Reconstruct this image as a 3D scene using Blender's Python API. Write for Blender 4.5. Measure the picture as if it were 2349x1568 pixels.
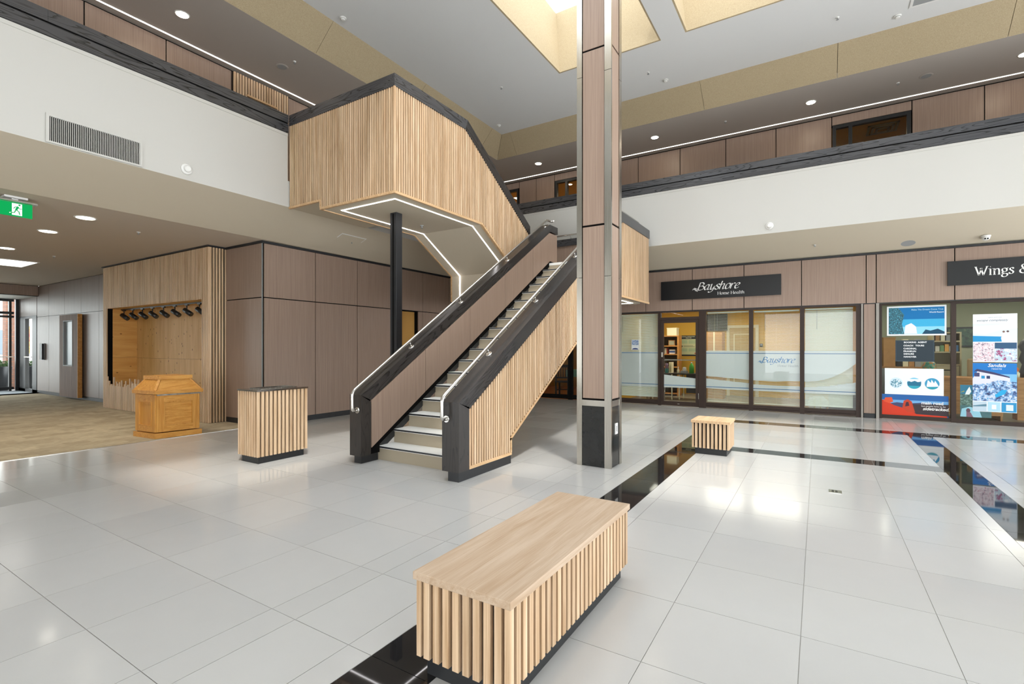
import bpy, bmesh, math, random
from mathutils import Vector, Matrix
random.seed(7)
for o in list(bpy.data.objects): bpy.data.objects.remove(o, do_unlink=True)
SC = bpy.context.scene
COL = SC.collection

# ------------------------------------------------------------------ camera
H = 1.43; FPX = 1130.19; AZ = math.radians(31.846)
cd = bpy.data.cameras.new('camera'); cam = bpy.data.objects.new('camera', cd); COL.objects.link(cam)
cam.location = (0, 0, H); cam.rotation_euler = (math.pi/2, 0, AZ - math.pi/2)
cd.sensor_width = 36.0; cd.lens = 36.0*FPX/2349.0; cd.shift_y = 13.5/2349.0
cd.clip_start = 0.05; cd.clip_end = 400
SC.camera = cam

# ------------------------------------------------------------------ world, sun, exposure
WORLD = 4.9
w = bpy.data.worlds.new('sky'); SC.world = w; w.use_nodes = True
bgn = w.node_tree.nodes['Background']; bgn.inputs[0].default_value = (0.93, 0.97, 1.0, 1); bgn.inputs[1].default_value = WORLD
sd = bpy.data.lights.new('sun', 'SUN'); sd.energy = 2.6; sd.angle = math.radians(4.0); sd.color = (1.0, 0.95, 0.86)
sun = bpy.data.objects.new('sun', sd); COL.objects.link(sun)
sun.rotation_euler = Vector((-1.4, -1.9, 6.0)).to_track_quat('Z', 'Y').to_euler()
sun.location = (0, 0, 12)
vs = SC.view_settings
vs.view_transform = 'Standard'; vs.look = 'None'; vs.gamma = 1.0; vs.use_curve_mapping = False
vs.exposure = 0.72

# ------------------------------------------------------------------ materials
def lin(c):
    return tuple((v/255/12.92 if v/255 <= 0.04045 else ((v/255+0.055)/1.055)**2.4) for v in c)
def newmat(name):
    m = bpy.data.materials.new(name); m.use_nodes = True
    nt = m.node_tree; b = nt.nodes['Principled BSDF']
    return m, nt, b
def N(nt, t, **kw):
    n = nt.nodes.new(t)
    for k, v in kw.items(): setattr(n, k, v)
    return n
def paint(name, c, rough=0.6, spec=0.35, metal=0.0, mottle=0.0):
    m, nt, b = newmat(name); L = lin(c)
    b.inputs['Base Color'].default_value = (*L, 1); b.inputs['Roughness'].default_value = rough
    b.inputs['Specular IOR Level'].default_value = spec; b.inputs['Metallic'].default_value = metal
    if mottle:
        g = N(nt, 'ShaderNodeNewGeometry'); n = N(nt, 'ShaderNodeTexNoise'); n.inputs['Scale'].default_value = 9; n.inputs['Detail'].default_value = 5
        r = N(nt, 'ShaderNodeValToRGB')
        r.color_ramp.elements[0].color = (*[v*(1-mottle) for v in L], 1); r.color_ramp.elements[1].color = (*[min(1, v*(1+mottle)) for v in L], 1)
        r.color_ramp.elements[0].position = .3; r.color_ramp.elements[1].position = .7
        nt.links.new(g.outputs['Position'], n.inputs['Vector']); nt.links.new(n.outputs[0], r.inputs[0]); nt.links.new(r.outputs[0], b.inputs['Base Color'])
    return m
def grain(name, c1, c2, axis='z', along=1.2, across=26, rough=0.5, spec=0.4, var=0.10, dist=0.6, rot=None, bump=0.02, fine=170, finemix=.35, coat=0.0, coords='pos'):
    """wood-like streaks running along one axis, every object a little different"""
    m, nt, b = newmat(name)
    g = N(nt, 'ShaderNodeNewGeometry'); oi = N(nt, 'ShaderNodeObjectInfo')
    mul = N(nt, 'ShaderNodeMath', operation='MULTIPLY'); mul.inputs[1].default_value = 41.0
    nt.links.new(oi.outputs['Random'], mul.inputs[0])
    vec = g.outputs['Position']
    if rot is not None:
        mp0 = N(nt, 'ShaderNodeMapping'); mp0.inputs['Rotation'].default_value = rot
        nt.links.new(vec, mp0.inputs[0]); vec = mp0.outputs[0]
    add = N(nt, 'ShaderNodeVectorMath', operation='ADD'); nt.links.new(vec, add.inputs[0]); nt.links.new(mul.outputs[0], add.inputs[1])
    def streak(al, ac, detail):
        mp = N(nt, 'ShaderNodeMapping')
        s = [ac, ac, ac]; s['xyz'.index(axis)] = al
        mp.inputs['Scale'].default_value = s
        nt.links.new(add.outputs[0], mp.inputs[0])
        n = N(nt, 'ShaderNodeTexNoise'); n.inputs['Scale'].default_value = 1; n.inputs['Detail'].default_value = detail; n.inputs['Distortion'].default_value = dist
        nt.links.new(mp.outputs[0], n.inputs['Vector']); return n
    n1 = streak(along, across, 4); n2 = streak(along*3, fine, 2)
    mx = N(nt, 'ShaderNodeMix'); mx.inputs[0].default_value = finemix
    nt.links.new(n1.outputs[0], mx.inputs[2]); nt.links.new(n2.outputs[0], mx.inputs[3])
    r = N(nt, 'ShaderNodeValToRGB'); r.color_ramp.elements[0].color = (*lin(c1), 1); r.color_ramp.elements[1].color = (*lin(c2), 1)
    r.color_ramp.elements[0].position = .36; r.color_ramp.elements[1].position = .62
    nt.links.new(mx.outputs[0], r.inputs[0])
    hs = N(nt, 'ShaderNodeHueSaturation')
    mr = N(nt, 'ShaderNodeMapRange'); mr.inputs[3].default_value = 1-var; mr.inputs[4].default_value = 1+var*.6
    nt.links.new(oi.outputs['Random'], mr.inputs[0]); nt.links.new(mr.outputs[0], hs.inputs['Value']); nt.links.new(r.outputs[0], hs.inputs['Color'])
    nt.links.new(hs.outputs[0], b.inputs['Base Color'])
    b.inputs['Roughness'].default_value = rough; b.inputs['Specular IOR Level'].default_value = spec
    if coat: b.inputs['Coat Weight'].default_value = coat; b.inputs['Coat Roughness'].default_value = .12
    if bump:
        bp = N(nt, 'ShaderNodeBump'); bp.inputs['Strength'].default_value = .35; bp.inputs['Distance'].default_value = bump*.1
        nt.links.new(mx.outputs[0], bp.inputs['Height']); nt.links.new(bp.outputs[0], b.inputs['Normal'])
    return m
def cathedral(name, c1, c2, axis='x', rot=None, rough=0.27):
    """dark stained oak with flame figure along one axis"""
    m, nt, b = newmat(name)
    g = N(nt, 'ShaderNodeNewGeometry'); vec = g.outputs['Position']
    if rot is not None:
        mp0 = N(nt, 'ShaderNodeMapping'); mp0.inputs['Rotation'].default_value = rot
        nt.links.new(vec, mp0.inputs[0]); vec = mp0.outputs[0]
    mp = N(nt, 'ShaderNodeMapping'); s = [9, 9, 9]; s['xyz'.index(axis)] = .9; mp.inputs['Scale'].default_value = s
    nt.links.new(vec, mp.inputs[0])
    n = N(nt, 'ShaderNodeTexNoise'); n.inputs['Scale'].default_value = .8; n.inputs['Detail'].default_value = 1.5
    nt.links.new(mp.outputs[0], n.inputs['Vector'])
    mm = N(nt, 'ShaderNodeMath', operation='MULTIPLY'); mm.inputs[1].default_value = 15
    fr = N(nt, 'ShaderNodeMath', operation='FRACT'); nt.links.new(n.outputs[0], mm.inputs[0]); nt.links.new(mm.outputs[0], fr.inputs[0])
    mp2 = N(nt, 'ShaderNodeMapping'); s = [150, 150, 150]; s['xyz'.index(axis)] = 5; mp2.inputs['Scale'].default_value = s
    nt.links.new(vec, mp2.inputs[0]); n2 = N(nt, 'ShaderNodeTexNoise'); n2.inputs['Scale'].default_value = 1
    nt.links.new(mp2.outputs[0], n2.inputs['Vector'])
    mx = N(nt, 'ShaderNodeMix'); mx.inputs[0].default_value = .3
    nt.links.new(fr.outputs[0], mx.inputs[2]); nt.links.new(n2.outputs[0], mx.inputs[3])
    r = N(nt, 'ShaderNodeValToRGB'); r.color_ramp.elements[0].color = (*lin(c1), 1); r.color_ramp.elements[1].color = (*lin(c2), 1)
    r.color_ramp.elements[0].position = .14; r.color_ramp.elements[1].position = .38
    nt.links.new(mx.outputs[0], r.inputs[0]); nt.links.new(r.outputs[0], b.inputs['Base Color'])
    b.inputs['Roughness'].default_value = rough; b.inputs['Specular IOR Level'].default_value = .5
    bp = N(nt, 'ShaderNodeBump'); bp.inputs['Strength'].default_value = .3; bp.inputs['Distance'].default_value = .002
    nt.links.new(mx.outputs[0], bp.inputs['Height']); nt.links.new(bp.outputs[0], b.inputs['Normal'])
    return m
def emit(name, c, s):
    m = bpy.data.materials.new(name); m.use_nodes = True; nt = m.node_tree; nt.nodes.clear()
    e = N(nt, 'ShaderNodeEmission'); e.inputs[0].default_value = (*c, 1); e.inputs[1].default_value = s
    o = N(nt, 'ShaderNodeOutputMaterial'); nt.links.new(e.outputs[0], o.inputs[0]); return m
def thinglass(name, tint=(.95, .97, .96), ior=1.45, boost=1.0):
    m = bpy.data.materials.new(name); m.use_nodes = True; nt = m.node_tree; nt.nodes.clear()
    t = N(nt, 'ShaderNodeBsdfTransparent'); t.inputs[0].default_value = (*tint, 1)
    g = N(nt, 'ShaderNodeBsdfGlossy'); g.inputs['Roughness'].default_value = 0.0
    f = N(nt, 'ShaderNodeFresnel'); f.inputs[0].default_value = ior
    mu = N(nt, 'ShaderNodeMath', operation='MULTIPLY'); mu.inputs[1].default_value = boost; mu.use_clamp = True
    mx = N(nt, 'ShaderNodeMixShader'); o = N(nt, 'ShaderNodeOutputMaterial')
    ge = N(nt, 'ShaderNodeNewGeometry'); inv = N(nt, 'ShaderNodeMath', operation='SUBTRACT'); inv.inputs[0].default_value = boost; mu.inputs[1].default_value = boost
    nt.links.new(ge.outputs['Backfacing'], inv.inputs[1]); nt.links.new(inv.outputs[0], mu.inputs[1])   # reflect once, on the outer face only
    nt.links.new(f.outputs[0], mu.inputs[0]); nt.links.new(mu.outputs[0], mx.inputs[0]); nt.links.new(t.outputs[0], mx.inputs[1]); nt.links.new(g.outputs[0], mx.inputs[2]); nt.links.new(mx.outputs[0], o.inputs[0])
    return m
def frosted(name, c, alpha):
    m = bpy.data.materials.new(name); m.use_nodes = True; nt = m.node_tree; nt.nodes.clear()
    t = N(nt, 'ShaderNodeBsdfTransparent')
    d = N(nt, 'ShaderNodeBsdfDiffuse'); d.inputs[0].default_value = (*lin(c), 1)
    tr = N(nt, 'ShaderNodeBsdfTranslucent'); tr.inputs[0].default_value = (*lin(c), 1)
    m1 = N(nt, 'ShaderNodeMixShader'); m1.inputs[0].default_value = .3; m2 = N(nt, 'ShaderNodeMixShader'); m2.inputs[0].default_value = alpha
    o = N(nt, 'ShaderNodeOutputMaterial')
    nt.links.new(d.outputs[0], m1.inputs[1]); nt.links.new(tr.outputs[0], m1.inputs[2]); nt.links.new(t.outputs[0], m2.inputs[1]); nt.links.new(m1.outputs[0], m2.inputs[2]); nt.links.new(m2.outputs[0], o.inputs[0])
    return m
_flat = {}
def flat(c, rough=.55):
    k = (tuple(c), rough)
    if k not in _flat: _flat[k] = paint('print_%02x%02x%02x' % tuple(c), c, rough, .3)
    return _flat[k]
def busy(name, cols, scale, rough=.4):
    """a small printed photograph: patches of a few inks"""
    m, nt, b = newmat(name)
    g = N(nt, 'ShaderNodeNewGeometry'); n = N(nt, 'ShaderNodeTexNoise'); n.inputs['Scale'].default_value = scale; n.inputs['Detail'].default_value = 5; n.inputs['Roughness'].default_value = .65
    r = N(nt, 'ShaderNodeValToRGB'); r.color_ramp.interpolation = 'CONSTANT'
    k = len(cols)
    while len(r.color_ramp.elements) < k: r.color_ramp.elements.new(.5)
    for i, c in enumerate(cols):
        r.color_ramp.elements[i].position = 0 if i == 0 else .30+.40*i/k; r.color_ramp.elements[i].color = (*lin(c), 1)
    nt.links.new(g.outputs['Position'], n.inputs['Vector']); nt.links.new(n.outputs[0], r.inputs[0]); nt.links.new(r.outputs[0], b.inputs['Base Color'])
    b.inputs['Roughness'].default_value = rough; return m

M = {}
M['slat'] = grain('ash_slat_wood', (180, 146, 110), (220, 192, 160), 'z', 1.0, 30, .5, .3, .13)
M['ashx'] = grain('ash_board_wood', (178, 151, 123), (200, 178, 155), 'x', 1.3, 17, .45, .35, .04, 1.2)
M['ashtrim'] = grain('ash_trim_wood', (186, 148, 106), (214, 180, 140), 'x', 1.3, 24, .5, .3, .05)
M['slatback'] = paint('slat_backing_shaded', (52, 38, 28), .7, .2)  # dark brown puts the shade between the slats into the colour
M['slatback2'] = paint('slat_backing_black', (24, 21, 20), .7, .2)
M['lam'] = grain('brown_laminate', (138, 116, 102), (157, 135, 120), 'z', .7, 80, .38, .4, .02, .2, fine=240, finemix=.5, bump=0)
M['lamup'] = M['lam']
M['lamgloss'] = grain('corridor_laminate', (118, 104, 98), (138, 124, 116), 'z', .7, 80, .40, .45, .02, .2, fine=240, finemix=.5, bump=0)
M['oakx'] = cathedral('black_oak_sheen_x', (22, 22, 23), (66, 66, 69), 'x')  # level oak greyer than the sloping caps: sheen put into the colour
M['oaky'] = cathedral('black_oak_sheen_y', (22, 22, 23), (66, 66, 69), 'y')
M['oakz'] = cathedral('black_oak_z', (22, 20, 19), (46, 41, 38), 'z', None, .45)
SLA = math.atan(.632)
M['oakup'] = cathedral('black_oak_rising', (22, 20, 20), (50, 47, 46), 'x', (0, SLA, 0))
M['oakdown'] = cathedral('black_oak_falling', (22, 20, 20), (50, 47, 46), 'x', (0, -SLA, 0))
M['black'] = paint('black_plinth', (38, 39, 41), .45, .4, mottle=.12)
M['gap'] = paint('black_joint', (12, 11, 11), .8, .1)
M['steelblack'] = paint('black_painted_steel', (34, 35, 38), .4, .5)
M['stringer'] = paint('black_stringer_steel', (44, 46, 48), .4, .5, mottle=.35)
M['white'] = paint('white_wall_paint', (196, 194, 188), .7, .25)
M['beige'] = paint('beige_soffit_paint', (198, 187, 167), .75, .2)
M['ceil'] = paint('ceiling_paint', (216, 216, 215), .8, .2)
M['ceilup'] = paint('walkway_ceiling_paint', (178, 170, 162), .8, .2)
M['ceillow'] = paint('corridor_ceiling_paint', (196, 184, 170), .75, .2)
M['trimw'] = paint('white_metal_trim', (222, 221, 218), .45, .4)
M['plast'] = paint('white_plastic', (228, 227, 223), .4, .4)
M['greyplast'] = paint('grey_grille', (150, 152, 152), .6, .3)
M['dark'] = paint('dark_void', (18, 17, 16), .8, .1)
M['frame'] = paint('bronze_frame', (58, 46, 40), .45, .25)
M['blackframe'] = paint('black_window_frame', (28, 29, 30), .4, .45)
M['glass'] = thinglass('shop_glass')
M['skypane'] = thinglass('skylight_glass', (.76, .77, .78))
M['glassup'] = thinglass('office_glass', (.92, .92, .9))
M['film'] = frosted('frosted_film', (226, 230, 230), .92)
M['blind'] = paint('blind_slat', (214, 219, 204), .45, .4)
M['granite'] = paint('black_granite', (30, 31, 32), .14, .5, mottle=.3)
M['led'] = emit('led_light', (1.0, .97, .99), 8.0)
M['ledup'] = emit('led_light_upper', (1.0, .93, .86), 2.6)
M['ledwarm'] = emit('downlight_lens', (1.0, .86, .66), 60.0)
M['addedlight'] = emit('ceiling_panel_light', (1.0, .93, .80), 8.0)  # glow of the lamps added inside the shops
M['addedlight2'] = emit('office_panel_light', (1.0, .86, .62), 12.0)
M['yellow'] = paint('yellow_wall_paint', (214, 168, 66), .65, .25)
M['amber'] = paint('amber_wall_paint', (186, 140, 74), .65, .25)
M['sage'] = paint('sage_wall_paint', (158, 160, 136), .7, .25)
M['shopfloor'] = paint('shop_floor', (128, 120, 104), .5, .35, mottle=.1)
M['pine'] = grain('pine_shelf', (176, 118, 58), (206, 150, 84), 'y', 1.5, 20, .5, .3, .05)
M['orangefloor'] = grain('orange_floor', (170, 92, 30), (210, 128, 52), 'y', 1.5, 12, .3, .4, .05)
M['card'] = paint('cardboard', (176, 132, 84), .8, .2, mottle=.06)
M['chairblack'] = paint('black_chair', (28, 26, 25), .4, .4)
M['mint'] = paint('mint_cloth', (132, 176, 148), .8, .2)
M['teal'] = paint('teal_plastic', (52, 140, 132), .4, .4)
M['purple'] = paint('mauve_plastic', (120, 92, 118), .4, .4)
M['green'] = paint('green_bottle', (76, 160, 62), .25, .5)
M['cream'] = paint('cream_plastic', (222, 214, 180), .5, .3)
M['desk'] = paint('dark_desk', (58, 54, 52), .5, .35)
M['oakdesk'] = grain('oak_desk', (150, 104, 56), (184, 134, 80), 'y', 1.5, 20, .45, .35, .05)
M['beigesteel'] = paint('beige_cabinet', (172, 158, 122), .5, .35)
# brushed stainless
m, nt, b = newmat('brushed_steel'); b.inputs['Metallic'].default_value = 1; b.inputs['Base Color'].default_value = (.50, .48, .44, 1); b.inputs['Roughness'].default_value = .22
g = N(nt, 'ShaderNodeNewGeometry'); mp = N(nt, 'ShaderNodeMapping'); mp.inputs['Scale'].default_value = (500, 500, 1.5); n = N(nt, 'ShaderNodeTexNoise'); n.inputs['Scale'].default_value = 1
mr = N(nt, 'ShaderNodeMapRange'); mr.inputs[3].default_value = .14; mr.inputs[4].default_value = .34
nt.links.new(g.outputs['Position'], mp.inputs[0]); nt.links.new(mp.outputs[0], n.inputs['Vector']); nt.links.new(n.outputs[0], mr.inputs[0]); nt.links.new(mr.outputs[0], b.inputs['Roughness'])
M['steel'] = m
M['rail'] = paint('satin_rail_steel', (206, 203, 198), .2, .5, 1.0)
# polished pale porcelain
def tilemat(name, c, rough, var, mott):
    m, nt, b = newmat(name)
    oi = N(nt, 'ShaderNodeObjectInfo'); g = N(nt, 'ShaderNodeNewGeometry')
    n = N(nt, 'ShaderNodeTexNoise'); n.inputs['Scale'].default_value = 6; n.inputs['Detail'].default_value = 6
    nt.links.new(g.outputs['Position'], n.inputs['Vector'])
    r = N(nt, 'ShaderNodeValToRGB'); L = lin(c)
    r.color_ramp.elements[0].color = (*[v*(1-mott) for v in L], 1); r.color_ramp.elements[1].color = (*[min(1, v*(1+mott)) for v in L], 1)
    hs = N(nt, 'ShaderNodeHueSaturation'); mr = N(nt, 'ShaderNodeMapRange'); mr.inputs[3].default_value = 1-var; mr.inputs[4].default_value = 1+var
    nt.links.new(n.outputs[0], r.inputs[0]); nt.links.new(oi.outputs['Random'], mr.inputs[0]); nt.links.new(mr.outputs[0], hs.inputs['Value']); nt.links.new(r.outputs[0], hs.inputs['Color']); nt.links.new(hs.outputs[0], b.inputs['Base Color'])
    r2 = N(nt, 'ShaderNodeMapRange'); r2.inputs[3].default_value = rough*.6; r2.inputs[4].default_value = rough*1.5
    nt.links.new(oi.outputs['Random'], r2.inputs[0]); nt.links.new(r2.outputs[0], b.inputs['Roughness'])
    b.inputs['Specular IOR Level'].default_value = .32
    return m
M['tile'] = tilemat('pale_polished_tile', (184, 183, 180), .13, .025, .02)
M['darktile'] = tilemat('black_polished_tile', (34, 33, 34), .03, .06, .2)
M['grout'] = paint('grey_grout', (168, 165, 158), .8, .2)
M['stone'] = tilemat('stair_tread_stone', (232, 232, 228), .35, .02, .03)
M['riser'] = tilemat('stair_riser_tile', (164, 152, 132), .4, .04, .03)
# carpet planks
m, nt, b = newmat('carpet_planks'); g = N(nt, 'ShaderNodeNewGeometry')
br = N(nt, 'ShaderNodeTexBrick'); br.inputs['Scale'].default_value = 1; br.inputs['Brick Width'].default_value = .30; br.inputs['Row Height'].default_value = .24; br.inputs['Mortar Size'].default_value = .0
br.inputs['Color1'].default_value = (*lin((160, 147, 124)), 1); br.inputs['Color2'].default_value = (*lin((184, 171, 146)), 1); br.offset = .5
mp = N(nt, 'ShaderNodeMapping'); mp.inputs['Scale'].default_value = (9, 30, 1); n = N(nt, 'ShaderNodeTexNoise'); n.inputs['Scale'].default_value = 1; n.inputs['Detail'].default_value = 5
mp3 = N(nt, 'ShaderNodeMapping'); mp3.inputs['Scale'].default_value = (1, 1, 0)
nt.links.new(g.outputs['Position'], mp3.inputs[0]); nt.links.new(mp3.outputs[0], br.inputs['Vector']); nt.links.new(g.outputs['Position'], mp.inputs[0]); nt.links.new(mp.outputs[0], n.inputs['Vector'])
mx = N(nt, 'ShaderNodeMix', data_type='RGBA', blend_type='OVERLAY'); mx.inputs[0].default_value = .5
nt.links.new(br.outputs[0], mx.inputs[6]); nt.links.new(n.outputs[0], mx.inputs[7]); nt.links.new(mx.outputs[2], b.inputs['Base Color'])
b.inputs['Roughness'].default_value = .95; b.inputs['Specular IOR Level'].default_value = .1
M['carpet'] = m
# wood wool acoustic board
m, nt, b = newmat('wood_wool_board'); g = N(nt, 'ShaderNodeNewGeometry')
n = N(nt, 'ShaderNodeTexNoise'); n.inputs['Scale'].default_value = 130; n.inputs['Detail'].default_value = 4; n.inputs['Roughness'].default_value = .7; n.inputs['Distortion'].default_value = 1.2
r = N(nt, 'ShaderNodeValToRGB'); r.color_ramp.elements[0].color = (*lin((150, 132, 102)), 1); r.color_ramp.elements[1].color = (*lin((182, 166, 136)), 1); r.color_ramp.elements[0].position = .35; r.color_ramp.elements[1].position = .6
nt.links.new(g.outputs['Position'], n.inputs['Vector']); nt.links.new(n.outputs[0], r.inputs[0]); nt.links.new(r.outputs[0], b.inputs['Base Color'])
bp = N(nt, 'ShaderNodeBump'); bp.inputs['Strength'].default_value = .5; bp.inputs['Distance'].default_value = .004; nt.links.new(n.outputs[0], bp.inputs['Height']); nt.links.new(bp.outputs[0], b.inputs['Normal'])
b.inputs['Roughness'].default_value = .9; M['wool'] = m
# knotty plywood
def plymat(name, axis, c1, c2):
    m = grain(name, c1, c2, axis, 1.0, 9, .55, .3, .02, .6, finemix=.2)
    nt = m.node_tree; b = nt.nodes['Principled BSDF']
    g = N(nt, 'ShaderNodeNewGeometry'); mp = N(nt, 'ShaderNodeMapping'); s = [9, 9, 9]; s['xyz'.index(axis)] = 5; mp.inputs['Scale'].default_value = s
    v = N(nt, 'ShaderNodeTexVoronoi'); v.inputs['Scale'].default_value = 1.0
    rr = N(nt, 'ShaderNodeValToRGB'); rr.color_ramp.elements[0].color = (1, 1, 1, 1); rr.color_ramp.elements[0].position = .05; rr.color_ramp.elements[1].color = (0, 0, 0, 1); rr.color_ramp.elements[1].position = .15
    mx = N(nt, 'ShaderNodeMix', data_type='RGBA'); mx.inputs[7].default_value = (*lin((92, 52, 24)), 1)
    old = b.inputs['Base Color'].links[0].from_socket
    nt.links.new(g.outputs['Position'], mp.inputs[0]); nt.links.new(mp.outputs[0], v.inputs['Vector']); nt.links.new(v.outputs['Distance'], rr.inputs[0]); nt.links.new(rr.outputs[0], mx.inputs[0])
    nt.links.new(old, mx.inputs[6]); nt.links.new(mx.outputs[2], b.inputs['Base Color'])
    return m
M['plyv'] = plymat('knotty_plywood_upright', 'z', (206, 162, 100), (222, 182, 122))
M['plyh'] = plymat('knotty_plywood_level', 'x', (204, 148, 78), (222, 172, 100))
M['honey'] = grain('honey_oak', (184, 122, 46), (212, 156, 76), 'z', 1.2, 20, .42, .4, .03, 1.2)
M['honeyx'] = grain('honey_oak_level', (186, 124, 48), (214, 158, 78), 'x', 1.2, 20, .42, .4, .03, 1.6)
M['glue'] = paint('torn_grey_edge', (146, 142, 134), .9, .1, mottle=.4)

# ------------------------------------------------------------------ object helpers
WO = {}
def setp(o, label=None, cat=None, group=None, kind=None):
    if label: o['label'] = label
    if cat: o['category'] = cat
    if group: o['group'] = group
    if kind: o['kind'] = kind
    return o
def root(name, loc, label=None, cat=None, group=None, kind=None, rz=0.0):
    o = bpy.data.objects.new(name, None); COL.objects.link(o); o.location = loc; o.rotation_euler = (0, 0, rz)
    o.empty_display_size = .1; WO[o] = Vector(loc); return setp(o, label, cat, group, kind)
def link(name, me, loc, parent):
    o = bpy.data.objects.new(name, me); COL.objects.link(o)
    WO[o] = Vector(loc)
    if parent is not None:
        o.parent = parent; o.location = Vector(loc) - WO[parent]
    else: o.location = loc
    return o
def mesh(name, vs_, fs, mats, fm=None, smooth=False):
    me = bpy.data.meshes.new(name); me.from_pydata([tuple(v) for v in vs_], [], fs)
    for mt in (mats if isinstance(mats, (list, tuple)) else [mats]): me.materials.append(mt)
    if fm:
        for p, i in zip(me.polygons, fm): p.material_index = i
    if smooth:
        for p in me.polygons: p.use_smooth = True
    me.update(); return me
def add(name, vs_, fs, mats, parent=None, fm=None, smooth=False, fix=True):
    """mesh object from world coordinates"""
    vs_ = [Vector(v) for v in vs_]
    lo = Vector([min(v[i] for v in vs_) for i in range(3)]); hi = Vector([max(v[i] for v in vs_) for i in range(3)])
    og = Vector(((lo.x+hi.x)/2, (lo.y+hi.y)/2, lo.z))
    me = mesh(name, [v-og for v in vs_], fs, mats, fm, smooth)
    if fix:
        bm = bmesh.new(); bm.from_mesh(me); bmesh.ops.recalc_face_normals(bm, faces=bm.faces); bm.to_mesh(me); bm.free()
    return link(name, me, og, parent)
_boxes = {}
BF = [(0, 3, 2, 1), (4, 5, 6, 7), (0, 1, 5, 4), (1, 2, 6, 5), (2, 3, 7, 6), (3, 0, 4, 7)]
def box(name, x0, x1, y0, y1, z0, z1, mat, parent=None, bev=0.0):
    if x1 < x0: x0, x1 = x1, x0
    if y1 < y0: y0, y1 = y1, y0
    if z1 < z0: z0, z1 = z1, z0
    a, b_, c = round(x1-x0, 4), round(y1-y0, 4), round(z1-z0, 4)
    k = (a, b_, c, mat.name, bev)
    if k not in _boxes:
        h = [(-a/2, -b_/2, -c/2), (a/2, -b_/2, -c/2), (a/2, b_/2, -c/2), (-a/2, b_/2, -c/2), (-a/2, -b_/2, c/2), (a/2, -b_/2, c/2), (a/2, b_/2, c/2), (-a/2, b_/2, c/2)]
        me = mesh(name, h, BF, mat)
        if bev:
            bm = bmesh.new(); bm.from_mesh(me); bmesh.ops.bevel(bm, geom=list(bm.edges), offset=bev, segments=2, affect='EDGES', profile=.6); bm.to_mesh(me); bm.free()
        _boxes[k] = me
    return link(name, _boxes[k], ((x0+x1)/2, (y0+y1)/2, (z0+z1)/2), parent)
def boxes_mesh(lst):
    vs_, fs = [], []
    for (x0, x1, y0, y1, z0, z1) in lst:
        n = len(vs_); vs_ += [(x0, y0, z0), (x1, y0, z0), (x1, y1, z0), (x0, y1, z0), (x0, y0, z1), (x1, y0, z1), (x1, y1, z1), (x0, y1, z1)]
        fs += [tuple(i+n for i in f) for f in BF]
    return vs_, fs
def multi(name, lst, mat, parent=None):
    v, f = boxes_mesh(lst); return add(name, v, f, mat, parent, fix=False)
def prism(name, pts, axis, a0, a1, mat, parent=None):
    """polygon in a plane, pushed along an axis. axis x: pts (y,z); y: (x,z); z: (x,y)"""
    n = len(pts)
    def P(p, a): return {'x': (a, p[0], p[1]), 'y': (p[0], a, p[1]), 'z': (p[0], p[1], a)}[axis]
    v = [P(p, a0) for p in pts]+[P(p, a1) for p in pts]
    f = [tuple(range(n)), tuple(range(2*n-1, n-1, -1))]+[(i, i+n, (i+1) % n+n, (i+1) % n) for i in range(n)]
    return add(name, v, f, mat, parent)
def lathe(name, prof, c, mat, parent=None, axis='z', seg=20, smooth=True, fm=None):
    """prof list of (r, h)"""
    v, f = [], []
    for r, h in prof:
        for i in range(seg):
            a = 2*math.pi*i/seg; p = (r*math.cos(a), r*math.sin(a), h)
            if axis == 'x': p = (h, p[0], p[1])
            elif axis == 'y': p = (p[0], h, p[1])
            v.append((c[0]+p[0], c[1]+p[1], c[2]+p[2]))
    for j in range(len(prof)-1):
        for i in range(seg):
            f.append((j*seg+i, j*seg+(i+1) % seg, (j+1)*seg+(i+1) % seg, (j+1)*seg+i))
    f.append(tuple(range(seg))[::-1]); f.append(tuple((len(prof)-1)*seg+i for i in range(seg)))
    o = add(name, v, f, mat, parent)
    if smooth:
        for p in o.data.polygons: p.use_smooth = len(p.vertices) == 4
    return o
def arc_path(pts, r, n=6):
    """round the corners of a 3-D polyline"""
    pts = [Vector(p) for p in pts]; out = [pts[0]]
    for i in range(1, len(pts)-1):
        a, b_, c = pts[i-1], pts[i], pts[i+1]; d1 = (a-b_); d2 = (c-b_); rr = min(r, d1.length*.45, d2.length*.45)
        p1 = b_+d1.normalized()*rr; p2 = b_+d2.normalized()*rr
        for k in range(n+1):
            t = k/n; out.append(p1*(1-t)**2+b_*2*t*(1-t)+p2*t*t)
    out.append(pts[-1]); return out
def tube(name, path, r, mat, parent=None, seg=12):
    path = [Vector(p) for p in path]; v, f = [], []; up = Vector((0, 0, 1)); prevn = None
    for i, p in enumerate(path):
        t = (path[min(i+1, len(path)-1)]-path[max(i-1, 0)]).normalized()
        if prevn is None:
            n = t.cross(up)
            if n.length < .01: n = t.cross(Vector((0, 1, 0)))
        else: n = prevn-t*prevn.dot(t)
        n.normalize(); prevn = n; bn = t.cross(n)
        for k in range(seg):
            a = 2*math.pi*k/seg; v.append(p+n*math.cos(a)*r+bn*math.sin(a)*r)
    for i in range(len(path)-1):
        for k in range(seg): f.append((i*seg+k, i*seg+(k+1) % seg, (i+1)*seg+(k+1) % seg, (i+1)*seg+k))
    f.append(tuple(range(seg))); f.append(tuple((len(path)-1)*seg+k for k in range(seg)))
    o = add(name, v, f, mat, parent)
    for p in o.data.polygons: p.use_smooth = len(p.vertices) == 4
    return o
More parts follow.
